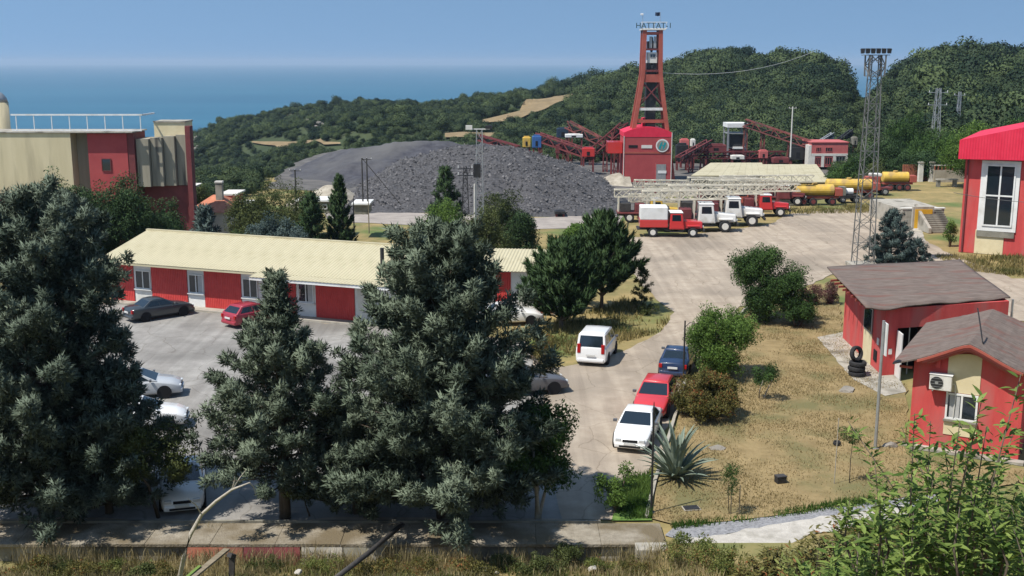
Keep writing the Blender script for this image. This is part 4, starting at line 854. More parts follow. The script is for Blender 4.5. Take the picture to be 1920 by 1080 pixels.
B('crown_platform', M['offwhite'], T, Px(1199), Px(1243), -2.2, 2.2, Pz(56), Pz(53.5)); B('crown_bracket', M['black'], T, Px(1202), Px(1208), -1.2, 1.2, Pz(64), Pz(56)); B('crown_bracket', M['black'], T, Px(1231), Px(1238), -1.2, 1.2, Pz(64), Pz(56))
def text_part(s, size, m, parent, loc, rot, name='lettering', depth=.05):
    cu = bpy.data.curves.new(name, 'FONT'); cu.body = s; cu.size = size; cu.extrude = depth; cu.align_x = 'CENTER'; cu.space_character = 1.05
    tmp = bpy.data.objects.new('tmp', cu); scene.collection.objects.link(tmp); bpy.context.view_layer.update()
    me = bpy.data.meshes.new_from_object(tmp.evaluated_get(bpy.context.evaluated_depsgraph_get())); bpy.data.objects.remove(tmp); me.materials.clear(); me.materials.append(m)
    t = bpy.data.objects.new(name, me); put(t, parent); t.location = loc; t.rotation_euler = rot; return t
M['darkgreen'] = mat('dark green letters', (.02, .05, .04), None, rough=.6)
sg = thing('roof_sign', 'dark lettered sign with white backing on top of the headframe', 'sign', T.location + Vector((0, -2.0, Pz(53.5))))
text_part('HATTAT-1', 1.45, M['darkgreen'], sg, (Px(1221), -.1, .12), (math.pi / 2, 0, 0)); B('sign_rail', M['white'], sg, Px(1197), Px(1246), -.05, .05, .0, .12); B('sign_rail', M['white'], sg, Px(1197), Px(1246), .06, .12, 1.18, 1.3)
for px in (1199, 1222, 1244): B('sign_post', M['white'], sg, Px(px) - .05, Px(px) + .05, .06, .14, 0, 1.17)
ml = thing('beacon_lamp', 'small white lamp on a rod at the left of the tower top', 'lamp', T.location + Vector((Px(1202), -.5, Pz(53.5)))); MB().tube([(0, 0, 0), (0, 0, 2.6)], .05, 6).build('rod', M['galv'], ml); MB().box(-.45, .1, -.2, .2, 2.6, 2.95).build('lamp_head', M['white'], ml, bevel=.05)
fl = thing('flag', 'small dark flag on a rod at the right of the tower top', 'flag', T.location + Vector((Px(1234), -.5, Pz(53.5)))); MB().tube([(0, 0, 0), (0, 0, 3.2)], .05, 6).build('rod', M['galv'], fl)
fc = MB(); nf = 8
for i in range(nf): fc.v += [(-.95 * i / (nf - 1), .12 * math.sin(i), 2.45 + .04 * math.sin(i * 1.3)), (-.95 * i / (nf - 1), .12 * math.sin(i), 3.15 + .03 * math.sin(i))]
for i in range(nf - 1): fc.f.append((2 * i, 2 * i + 2, 2 * i + 3, 2 * i + 1))
fo = fc.build('cloth', mat('dark blue cloth', (.02, .03, .06), None, rough=.9), fl); fo.modifiers.new('t', 'SOLIDIFY').thickness = .02

# --- red hall at the right edge
o3, rz3, _ = frame((1797, 472), (1900, 480)); Hl = thing('red_hall', 'tall red hall with crimson fascia and white framed window', 'building', o3, rz3)
s3_ = 21.4; hz = lambda row, px=1797: D(px, row, o3.y).z
LH = 16.0
def uu(px, row=400):
    a = Vector((math.cos(rz3), math.sin(rz3))); d = ray(px, row); d2 = Vector((d.x, d.y)); t = (o3.x * a.y - o3.y * a.x) / (d2.x * a.y - d2.y * a.x); return (d2 * t - Vector((o3.x, o3.y))).dot(a)
wt = hz(285)
B('wall', M['red'], Hl, 0, LH, 0, 12, 0, wt); B('cream_bay', M['cream'], Hl, uu(1832), uu(1886), -.05, -.002, 0, hz(428))
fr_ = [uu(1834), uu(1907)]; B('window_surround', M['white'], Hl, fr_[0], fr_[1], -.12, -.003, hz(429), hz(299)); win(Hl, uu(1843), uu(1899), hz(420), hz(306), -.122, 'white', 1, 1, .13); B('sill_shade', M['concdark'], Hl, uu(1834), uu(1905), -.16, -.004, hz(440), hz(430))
e0, e1 = -.5, LH + .5; fa0, fa1 = hz(297), hz(262); slope = .245
MB().prism([(e0, fa0), (e1, fa0 + .25), (e1, fa1 + slope * 4), (7.8, fa1 + slope * 8.3), (e0, fa1)], -.9, -.6).build('fascia', M['redfascia'], Hl)
MB().hexa([(e0, -.6, fa1 - .35), (7.8, -.6, fa1 + slope * 8.3 - .35), (7.8, 12.5, fa1 + slope * 8.3 - .35), (e0, 12.5, fa1 - .35), (e0, -.9, fa1 + .004), (7.8, -.9, fa1 + slope * 8.3 + .004), (7.8, 12.5, fa1 + slope * 8.3 + .12), (e0, 12.5, fa1 + .12)]).build('roof', M['redfascia'], Hl)
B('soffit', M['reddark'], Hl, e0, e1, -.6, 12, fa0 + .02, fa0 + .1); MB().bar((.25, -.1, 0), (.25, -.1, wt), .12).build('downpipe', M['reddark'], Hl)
# stairs, retaining wall and ochre panel between mast and hall
st0 = G(1745, 437); ST = thing('concrete_stairs', 'concrete stair flight between ochre panel and red hall', 'stairs', st0, R(3)); step0 = None
nst = 11; rs_ = .17; tr_ = .31
for i in range(nst):
    if step0 is None: step0 = B('step', M['concdark'], ST, 0, 2.4, 0, .62, -.2, rs_, bevel=.01)
    else: inst(step0, ST, (0, i * tr_, i * rs_))
MB().prism([(0, 0), (0, 0)], 0, 0) if False else None
MB().hexa([(-.3, -.2, 0), (-.02, -.2, 0), (-.02, nst * tr_ + .2, 0), (-.3, nst * tr_ + .2, 0), (-.3, -.2, .5), (-.02, -.2, .5), (-.02, nst * tr_ + .2, nst * rs_ + .55), (-.3, nst * tr_ + .2, nst * rs_ + .55)]).build('stair_cheek', M['conc'], ST)
RW = thing('retaining_wall', 'pale concrete terrace wall above the stairs left of the red hall', 'wall', st0 + Vector((-1.6, nst * tr_ + .3, 0)), R(3)); B('wall_face', M['conc'], RW, 0, 4.3, 0, .35, 0, nst * rs_); B('wall_face', M['conc'], RW, -.02, 4.4, .4, 9, 0, nst * rs_ - .04); B('coping', M['offwhite'], RW, -.05, 4.4, -.06, .5, nst * rs_ + .002, nst * rs_ + .12)
OP = thing('ochre_door', 'ochre yellow sheet door set in the terrace wall', 'door', G(1714, 430), R(3)); B('panel', M['ochre'], OP, 0, 1.75, 0, .08, .1, 2.0); B('door_frame', M['conc'], OP, -.2, 1.95, .09, .4, 0, 2.25); B('threshold', M['offwhite'], OP, -.1, 1.9, -.35, -.01, 0, .08)
for i, (px0, px1, lab) in enumerate([(1690, 1720, 'brown slatted gate leaf by the pillars behind the ochre door'), (1727, 1742, 'narrow brown slatted gate leaf between the two pale pillars')]):
    a, b = D(px0, 350, 158), D(px1, 350, 158); a.z = float(ground_h(a.x, a.y)); gt = thing('gate', lab, 'gate', a); w_ = b.x - a.x; s0 = None
    for k in range(int(w_ / .3)):
        if s0 is None: s0 = B('slat', M['rustboard'], gt, 0, .24, 0, .06, .05, 2.3)
        else: inst(s0, gt, (k * .3, 0, 0))
    B('rail', M['rustboard'], gt, 0, w_, .062, .14, 1.9, 2.05)
for i, px in enumerate((1724, 1744)):
    a = D(px, 350, 157); a.z = float(ground_h(a.x, a.y)); pl = thing('gate_pillar', ['left', 'right'][i] + ' pale pillar of the brown gate near the red hall', 'pillar', a); B('shaft', M['offwhite'], pl, -.3, .3, -.3, .3, 0, 2.6); B('cap', M['conc'], pl, -.38, .38, -.38, .38, 2.602, 2.78)
a = D(1750, 350, 156); a.z = float(ground_h(a.x, a.y)); FN = thing('stone_fence', 'low rubble fence with railing right of the gate pillars', 'fence', a); B('wall_face', M['rubble'], FN, 0, 4.5, 0, .4, 0, 1.7); s0 = None
for k in range(9):
    if s0 is None: s0 = B('railing_post', M['rustboard'], FN, 0, .12, .1, .22, 1.702, 2.3)
    else: inst(s0, FN, (k * .5, 0, 0))
B('rail', M['offwhite'], FN, 0, 4.5, .1, .24, 2.302, 2.42)
a = D(1773, 356, 150); a.z = float(ground_h(a.x, a.y)); TB = thing('block_bench', 'grey block bench at the wall left of the red hall', 'bench', a); B('seat', M['conc'], TB, -1.2, 1.6, 0, .8, .9, 1.05); B('leg', M['concdark'], TB, -1.1, -.7, .1, .7, 0, .898); B('leg', M['concdark'], TB, 1.1, 1.5, .1, .7, 0, .898)

# --- shed with brown roof: a slightly skewed plan
SO = Vector((19.75, 57.7, 0)); E1 = Vector((math.cos(R(15)), math.sin(R(15)), 0)); E2 = Vector((.04, 1, 0)).normalized()
SH = thing('brown_roof_shed', 'red shed with sagging brown felt roof beside the stacked tyres', 'building', SO)
def SB(name, m, x0, x1, y0, y1, z0, z1, parent=None):
    mb = MB().box(x0, x1, y0, y1, z0, z1); mb.v = [tuple(E1 * x + E2 * y + Vector((0, 0, z))) for x, y, z in mb.v]; return mb.build(name, M[m], parent or SH)
lw, dpt, hs = 7.6, 8.4, 3.7
SB('left_wall', 'red', 0, .18, 0, dpt, 0, hs); SB('back_wall', 'red', .182, lw, dpt - .18, dpt, 0, hs); SB('right_wall', 'red', lw - .18, lw, .2, dpt - .182, 0, hs)
SB('front_wall', 'red', .182, .78, .002, .18, 0, hs); SB('front_lintel', 'red', .782, lw, .004, .18, 2.6, hs); SB('front_wall', 'red', 2.5, lw, 0, .178, 0, 2.598); SB('interior', 'dark', .2, 2.6, 1.6, 1.7, 0, 2.59)
SB('door_leaf', 'white', .74, .80, -.95, -.02, .02, 2.5); SB('door_post', 'galv', 1.5, 1.56, .05, .12, 0, 2.59); SB('door_jamb', 'white', 2.44, 2.54, -.05, .19, 0, 2.59); SB('door_rail', 'galv', .82, 2.43, .06, .1, 1.0, 1.05); SB('white_board', 'curtain', 2.56, 4.2, -.06, -.003, 1.1, 2.5)
SB('cream_bay', 'cream', -.04, -.002, dpt * .26, dpt * .46, 0, 1.75); wv = SB('window', 'galv', -.08, -.003, dpt * .26, dpt * .46, 1.8, 3.2); SB('pane', 'glass', -.1, -.082, dpt * .28, dpt * .44, 1.88, 3.12, wv)
SB('notice', 'white', -.05, -.003, dpt * .10, dpt * .14, 1.5, 1.85); SB('notice', 'white', .3, .5, -.04, -.001, 1.2, 1.5); SB('vent', 'dark', -.05, -.003, dpt * .13, dpt * .2, .5, 1.1)
cFL, cFR, cBR, cBL = [Vector(q) - SO for q in ((18.45, 57.0, 3.95), (27.3, 60.0, 3.85), (28.5, 70.2, 4.15), (19.5, 68.2, 4.05))]
nx_, ny_ = 34, 14; ro_ = MB()
for j in range(ny_):
    for i in range(nx_):
        u, v = i / (nx_ - 1), j / (ny_ - 1); p = (cFL * (1 - u) + cFR * u) * (1 - v) + (cBL * (1 - u) + cBR * u) * v
        sag = .16 * (1 - v) ** 2 * max(0, math.sin(u * 9.5 - .2)) * max(0, 1 - u * 1.5) + .06 * (1 - v) * math.sin(u * 13) ** 2
        ro_.v.append(tuple(p + Vector((0, -.25 * (1 - v) ** 3 * max(0, math.sin(u * 9.5)) * max(0, 1 - u * 1.4), -sag + .025 * math.sin(u * 7 + v * 6)))))
for j in range(ny_ - 1):
    for i in range(nx_ - 1): a = j * nx_ + i; ro_.f.append((a, a + 1, a + nx_ + 1, a + nx_))
rr_ = ro_.build('roof', M['shingle'], SH, smooth=True); sm = rr_.modifiers.new('t', 'SOLIDIFY'); sm.thickness = .07
for k in range(9): SB('purlin', 'redrust', -1.2, -.002, dpt * (k + .3) / 9, dpt * (k + .3) / 9 + .09, hs + .0, hs + .12)
SB('canopy_post', 'galv', lw + .35, lw + .45, .3, .4, 0, hs)
tyre_mb = lambda: MB()
def tyre_mesh(ro=.46, w=.26, ri=.27):
    mb = MB(); n = 20; prof = [(ri, -w / 2 + .03), (ro - .07, -w / 2), (ro - .01, -w / 2 + .05), (ro, 0), (ro - .01, w / 2 - .05), (ro - .07, w / 2), (ri, w / 2 - .03), (ri - .01, 0)]
    for i in range(n):
        a = 2 * math.pi * i / n; mb.v += [(r_ * math.cos(a), r_ * math.sin(a), z) for r_, z in prof]
    k = len(prof)
    for i in range(n):
        for j in range(k): mb.f.append((i * k + j, ((i + 1) % n) * k + j, ((i + 1) % n) * k + (j + 1) % k, i * k + (j + 1) % k))
    return mb
ty = G(1606, 706); t0 = None
for i, lab in enumerate(['lowest black tyre of the stack at the shed corner', 'second black tyre from the ground in the shed corner stack', 'third tyre from the ground in the shed corner stack']):
    loc = ty + Vector((rnd.uniform(-.03, .03), rnd.uniform(-.03, .03), .05 + .14 + .27 * i))
    if t0 is None: t0 = tyre_mesh().build('tyre', M['rubber'], None, loc, smooth=False); q = t0
    else: q = inst(t0, None, loc, (0, 0, i))
    tag(q, lab, 'tyre', 'old tyres piled at the shed')
q = inst(t0, None, ty + Vector((-.05, .1, .05 + .85 + .34)), (R(80), 0, R(28)), (.92, .92, .92)); tag(q, 'tyre standing upright on top of the tyre stack', 'tyre', 'old tyres piled at the shed')

# --- hut with the curved gable
rz5 = R(-29); _r5 = G(1908, 866); _d5 = Vector((math.cos(rz5), math.sin(rz5), 0))
L5 = next(l / 100 for l in range(200, 900) if pxof((_r5 - _d5 * l / 100).x, (_r5 - _d5 * l / 100).y) < 1703); o5 = _r5 - _d5 * L5; HU = thing('gable_hut', 'bright red hut with curved gable and shingle roof', 'building', o5, rz5)
h5 = 4.14; pk = 4.6; dp5 = 7.6; c5 = L5 * .5; ovh = .55
def gz(x):       # underside of the roof over the front, a soft bell curve
    t = abs(x - c5) / (c5 + ovh); return pk - .15 - (pk - .15 - (h5 - .35)) * (t ** 1.25 * .92 + .08 * t)
xs_ = np.linspace(0, L5, 21)
MB().prism([(0, 0)] + [(L5, 0)] + [(x, gz(x) - .02) for x in xs_[::-1]], 0, dp5).build('wall', M['red'], HU)
cw0, cw1 = c5 - .82, c5 + .50
MB().prism([(cw0, 2.65)] + [(cw1, 2.65)] + [(x, gz(x) - .05) for x in np.linspace(cw1, cw0, 9)], -.03, -.002).build('cream_panel', M['cream'], HU); B('cream_panel', M['cream'], HU, cw0, cw1, -.03, -.002, .75, 1.36)
win(HU, cw0 + .02, cw1 - .02, 1.45, 2.62, -.002, 'white', 1, 0, .08, curtain=1); B('window_sill', M['concdark'], HU, cw0 - .03, cw1 + .03, -.14, -.003, 1.365, 1.44)
B('plinth', M['conc'], HU, -.25, L5 + .25, -.4, -.004, -.02, .1)
# three stepped trim bands following the gable, then the roof
def roofz(x, v=0):
    t = abs(x - c5) / (c5 + ovh + .25); straight = pk + .18 - (pk - h5 + .62) * t
    return max(straight + .216 * max(0, 1 - v * 2.2) * math.exp(-((x - c5) / 1.3) ** 2), gz(x) + .16 - t * .12)
for k, (off, y0, m_) in enumerate(((-.33, -.52, 'redrust'), (-.21, -.60, 'pink'), (-.09, -.70, 'redrust'))):
    xs2 = np.linspace(c5 - 1.6 - .2 * k, c5 + 1.75 + .2 * k, 17)
    MB().loft([[(x, y0, roofz(x) + off - .05), (x, y0 + .2, roofz(x) + off - .05), (x, y0 + .2, roofz(x) + off + .05), (x, y0, roofz(x) + off + .05)] for x in xs2]).build('gable_trim', M[m_], HU)
ro5 = MB(); nx5, ny5 = 33, 9
for j in range(ny5):
    for i in range(nx5):
        x = -ovh - .25 + (L5 + 2 * ovh + .5) * i / (nx5 - 1); v = j / (ny5 - 1); y = -.62 + (dp5 + 1.1) * v; t = abs(x - c5) / (c5 + ovh + .25); straight = pk + .18 - (pk - h5 + .62) * t
        w5 = max(0, 1 - v * 2.2) * math.exp(-((x - c5) / 1.3) ** 2); z = straight + .18 * w5 * 1.2 + .01 * math.sin(i * 2.1 + j)
        z = max(z, gz(x) + .16 - t * .12); ro5.v.append((x, y, z))
for j in range(ny5 - 1):
    for i in range(nx5 - 1): a = j * nx5 + i; ro5.f.append((a, a + 1, a + nx5 + 1, a + nx5))
rr5 = ro5.build('roof', M['shingle'], HU); sm = rr5.modifiers.new('t', 'SOLIDIFY'); sm.thickness = .06
B('eave_beam', M['redrust'], HU, -ovh, -.02, -.3, -.2, h5 - .62, h5 - .52); B('gable_post', M['red'], HU, .95, 1.1, -.3, -.01, gz(1.0) - .5, gz(1.0) - .05)
AC = thing('air_conditioner', 'white outdoor air conditioner unit on the red hut wall', 'air conditioner', o5 + Matrix.Rotation(rz5, 3, 'Z') @ Vector(((along if False else 0) or .73, -.06, 2.75)), rz5)
B('casing', M['offwhite'], AC, 0, .9, -.36, -.0, 0, .68, bevel=.03); fg = MB().tube([(.3, -.362, .34), (.3, -.385, .34)], .26, 24).build('fan_grille', M['black'], AC); MB().tube([(.3, -.386, .34), (.3, -.395, .34)], .07, 12).build('fan_hub', M['galv'], fg)
for k in range(4): B('grille_bar', M['galv'], fg, .04 + .0, .56, -.402, -.396, .16 + k * .12, .172 + k * .12)
B('bracket', M['galv'], AC, .12, .17, -.34, .06, -.06, -.002); B('bracket', M['galv'], AC, .72, .77, -.34, .06, -.06, -.002); B('top_cover', M['white'], AC, -.02, .92, -.38, .0, .682, .70)
MB().tube([(.86, -.1, .3), (1.0, -.03, .25), (1.05, -.02, -.3), (1.02, -.02, -1.2)], .022, 6).build('hose', M['offwhite'], AC)

# --- pink office and cream roofed hall in the basin
t = shed('office_building', 'faded red two storey office at the foot of the wooded hill', 1520, 1588, 313, 268, 248, 'pink', 'pink', over=.15, depth=8)
wd = t.children[0].dimensions.x; wdx = D(1588, 313, 248).x - D(1520, 313, 248).x; ht_ = D(1520, 268, 248).z - D(1520, 313, 248).z
for a, b in ((.0, .1), (.28, .36), (.60, .68), (.94, 1.0)): B('white_pier', M['offwhite'], t, wdx * a, wdx * b, -.12, -.003, 0, ht_ * .55)
B('white_band', M['offwhite'], t, 0, wdx, -.14, -.004, ht_ * .46, ht_ * .56); B('side_pier', M['offwhite'], t, -.6, -.02, 0, 3, 0, ht_ * .9)
for a, b, c, d in ((.11, .27, .1, .4), (.38, .58, .1, .4), (.69, .93, .05, .43), (.12, .26, .63, .82), (.38, .57, .63, .82)): win(t, wdx * a, wdx * b, ht_ * c, ht_ * d, -.002, 'pink' if a != .69 else 'galv', 2, 0, .08)
Yr = 190
HB = thing('storage_hall', 'low storage hall with wide cream roof behind the drill trucks', 'building', (0, 0, 0))
c0 = None
za, zc = D(1400, 330, Yr).z, D(1400, 306, Yr + 17).z
for part, (xa, xb, ta, tb, ya, za_, yb, zb_) in enumerate([(1296, 1440, 1332, 1428, 175, D(1300, 329, 175).z, 200, D(1300, 305, 200).z), (1425, 1558, 1428, 1530, 166, D(1400, 341, 166).z, 200, D(1300, 308, 200).z)]):
    x0, x1, x2, x3 = D(xa, 320, ya).x, D(xb, 320, ya).x, D(ta, 320, yb).x, D(tb, 320, yb).x; n = 10
    for k in range(n):
        f0, f1 = k / n, (k + 1) / n; p = [(x0 + (x1 - x0) * f0 + .01, ya, za_), (x0 + (x1 - x0) * f1 - .01, ya, za_), (x2 + (x3 - x2) * f1 - .01, yb, zb_), (x2 + (x3 - x2) * f0 + .01, yb, zb_)]
        mb = MB(); mb.hexa([(a, b, c - .12) for a, b, c in p] + [(a, b, c + (.012 if k % 2 else 0)) for a, b, c in p]); mb.build('roof_sheet', M['roofcream'], HB)
    MB().hexa([(x0 + .6, ya + 1, -7.3), (x1 - .6, ya + 1, -7.3), (x3 - 1, yb - .5, -7.3), (x2 + 1, yb - .5, -7.3), (x0 + .6, ya + 1, za_ - .16), (x1 - .6, ya + 1, za_ - .16), (x3 - 1, yb - .5, zb_ - .3), (x2 + 1, yb - .5, zb_ - .3)]).build('wall', M['concdark'], HB)
# ---------------------------------------------------------------- vehicles
def wheel(parent, x, y, r=.31, w=.2, rimm='galv'):
    t = MB().tube([(0, -w / 2, 0), (0, -w / 2 + .03, 0), (0, w / 2 - .03, 0), (0, w / 2, 0)], [r * .9, r, r, r * .9], 18).build('wheel', M['rubber'], parent, (x, y, r), smooth=False)
    s = 1 if y > 0 else -1
    MB().tube([(0, s * (w / 2 - .02), 0), (0, s * (w / 2 + .012), 0)], [r * .62, r * .55], 14).build('rim', M[rimm], t); return t
def car(name, label, cat, loc, rz, pm, kind='sedan', L=4.2, W=1.68, H=1.4, group=None):
    c = thing(name, label, cat, loc, rz, group); hw = W / 2; k = L / 4.2
    if kind == 'sedan': st = [(-2.1, .55, .70), (-2.04, .86, .86), (-1.9, .93, .93), (-1.3, .96, .98), (-.4, .93, 1), (.6, .92, 1), (.95, .90, .98), (1.6, .80, .95), (1.95, .68, .88), (2.08, .55, .78)]; gh = (-1.42, -.82, .10, .98, .92, 1.36)
    elif kind == 'hatch': st = [(-2.1, .55, .80), (-2.05, .88, .90), (-1.7, .97, .97), (-.4, .95, 1), (.6, .93, 1), (.95, .91, .98), (1.6, .82, .95), (1.95, .68, .88), (2.08, .55, .78)]; gh = (-2.0, -1.45, .05, .98, .93, 1.38)
    else: st = [(-2.06, .5, .90), (-2.04, 1.05, .97), (-1.8, 1.09, 1), (.7, 1.06, 1), (1.1, 1.04, .98), (1.65, .95, .95), (1.98, .78, .88), (2.08, .55, .78)]; gh = (-2.02, -1.82, .35, 1.2, 1.06, 1.80)
    hs_ = H / (1.4 if kind != 'van' else 1.83); rings = []
    for x, zt, wf in st:
        w = hw * wf; z0 = .22; zt *= hs_; x *= k
        half = [(w * .86, z0), (w * .98, z0 + .10), (w, (z0 + zt) / 2), (w * .975, zt - .07), (w * .88, zt - .005)]
        rings.append([(x, y, z) for y, z in half] + [(x, 0, zt + .025)] + [(x, -y, z) for y, z in half[::-1]] + [(x, 0, z0)])
    MB().loft(rings).build('body', pm, c, smooth=True, bevel=.02)
    xr0, xr1, xf1, xf0, zb, zt = gh; zb, zt = zb * hs_ - .03, zt * hs_; xr0, xr1, xf1, xf0 = [q * k for q in (xr0, xr1, xf1, xf0)]; wb, wt = hw * .93, hw * (.74 if kind != 'van' else .84)
    bl, br, fr, fl = (xr0, wb, zb), (xr0, -wb, zb), (xf0, -wb, zb), (xf0, wb, zb); tl, tr, tfr, tfl = (xr1, wt, zt - .05), (xr1, -wt, zt - .05), (xf1, -wt, zt - .05), (xf1, wt, zt - .05)
    MB().hexa([fl, fr, br, bl, tfl, tfr, tr, tl]).build('cabin', pm, c, bevel=.03)
    rp = []
    for t in np.linspace(0, 1, 6):
        x = xr1 + .02 + (xf1 - xr1 - .04) * t; zz = zt - .045 + .045 * math.sin(math.pi * (.12 + .76 * t)); rp.append([(x, wt * .99, zt - .06), (x, wt * .9, zz - .005), (x, 0, zz + .012), (x, -wt * .9, zz - .005), (x, -wt * .99, zt - .06)])
    MB().loft(rp).build('roof', pm, c, smooth=True)
    MB().pane(fr, fl, tfl, tfr, .05, .95, .10, .93).build('windscreen', M['glass'], c); MB().pane(bl, br, tr, tl, .08, .92, .14 if kind != 'van' else .08, .9).build('rear_window', M['glass'], c)
    sp = [(.12, .50), (.53, .90)] if kind != 'van' else [(.05, .32), (.36, .62), (.66, .93)]
    for a, b, d, e in ((fl, bl, tl, tfl), (br, fr, tfr, tr)):
        for u0, u1 in sp:
            if a == br: u0, u1 = 1 - u1, 1 - u0
            MB().pane(a, b, d, e, u0, u1, .14, .88).build('side_window', M['glass'], c)
    wr = .30 if kind != 'van' else .32
    for x in (1.28 * k, -1.25 * k):
        for s in (-1, 1):
            wheel(c, x, s * (hw - .11), wr); MB().tube([(x, s * (hw - .25), wr + .02), (x, s * (hw + .004), wr + .02)], wr + .055, 18).build('wheel_arch', M['dark'], c)
    xf, xr = st[-1][0] * k, st[0][0] * k
    B('front_bumper', pm if kind == 'sedan' else M['cgrey'], c, xf - .22, xf + .06, -hw * .80, hw * .80, .24, .44, bevel=.05); B('rear_bumper', pm, c, xr - .06, xr + .25, -hw * .84, hw * .84, .26, .46, bevel=.05)
    B('grille', M['dark'], c, xf - .1, xf + .012, -hw * .38, hw * .38, .50, .60); B('air_intake', M['dark'], c, xf, xf + .066, -hw * .55, hw * .55, .28, .36); B('number_plate', M['plate'], c, xf + .062, xf + .08, -.26, .26, .385, .49); B('number_plate', M['plate'], c, xr - (.075 if kind == 'van' else .08), xr - .05, -.26, .26, .6, .71)
    for s in (-1, 1):
        B('headlight', M['lens'], c, xf - .26, xf - .005, s * hw * .72 - .16, s * hw * .72 + .12 if s < 0 else s * hw * .72 + .06, .53 * hs_, .66 * hs_, bevel=.03) if False else MB().box(xf - .22, xf + .01, min(s * hw * .45, s * hw * .76), max(s * hw * .45, s * hw * .76), .52, .64).build('headlight', M['lens'], c, bevel=.02)
        za, zb_ = (.62, .84) if kind != 'van' else (.75, 1.25); MB().box(xr - .02, xr + .1, min(s * hw * .66, s * hw * .88), max(s * hw * .66, s * hw * .88), za, zb_ * hs_).build('taillight', M['lampred'], c, bevel=.02)
        MB().box(xf0 - .38, xf0 - .26, min(s * hw * .98, s * (hw + .17)), max(s * hw * .98, s * (hw + .17)), zb + .03, zb + .16).build('wing_mirror', M['cgrey'], c, bevel=.03)
    return c
RH = R(-106)
w1 = car('sedan_car', 'white sedan parked nose to camera beside the agave', 'car', (5.62, 47.7, 0), RH, M['cwhite'])
B('sun_strip', M['plate'], w1, .60, .62, -.5, -.2, 1.16, 1.20) if False else None
car('hatchback_car', 'red car parked directly behind the white sedan', 'car', (6.95, 52.15, 0), RH, M['cred'], 'hatch')
car('sedan_car', 'dark blue car parked facing away beside the green bush', 'car', (9.05, 59.1, 0), R(74), M['cblue'])
car('minivan', 'white minivan standing on the road seen from behind', 'van', (4.85, 61.6, 0), R(75), M['cwhite'], 'van', 4.1, 1.74, 1.85)
car('sedan_car', 'dark grey green sedan parked in front of the workshop windows', 'car', (-23.2, 71.9, .01), R(43), M['cdark'], 'sedan', 4.35)
car('hatchback_car', 'maroon car half hidden by the slim conifer at the workshop', 'car', (G(476, 605).x, G(476, 605).y, .01), R(50), M['cmaroon'], 'hatch', 3.9)
car('sedan_car', 'silver car glimpsed between the two left conifers, upper one', 'car', (G(262, 742).x, G(262, 742).y, .01), R(12), M['csilver'], 'sedan')
car('sedan_car', 'white car glimpsed between the two left conifers, lower one', 'car', (G(265, 800).x, G(265, 800).y, .01), R(10), M['cwhite'], 'hatch')
car('sedan_car', 'white bonneted car low between the left tree trunks', 'car', (G(345, 930).x, G(345, 930).y, .01), R(-75), M['cwhite'], 'sedan')
car('hatchback_car', 'dark grey car peeking out right of the central conifer', 'car', (G(985, 735).x, G(985, 735).y, .01), R(15), M['cgrey'], 'hatch')
car('sedan_car', 'white car half hidden between central conifer and cypress', 'car', (G(955, 606).x, G(955, 606).y, 0), R(8), M['cwhite'], 'sedan')

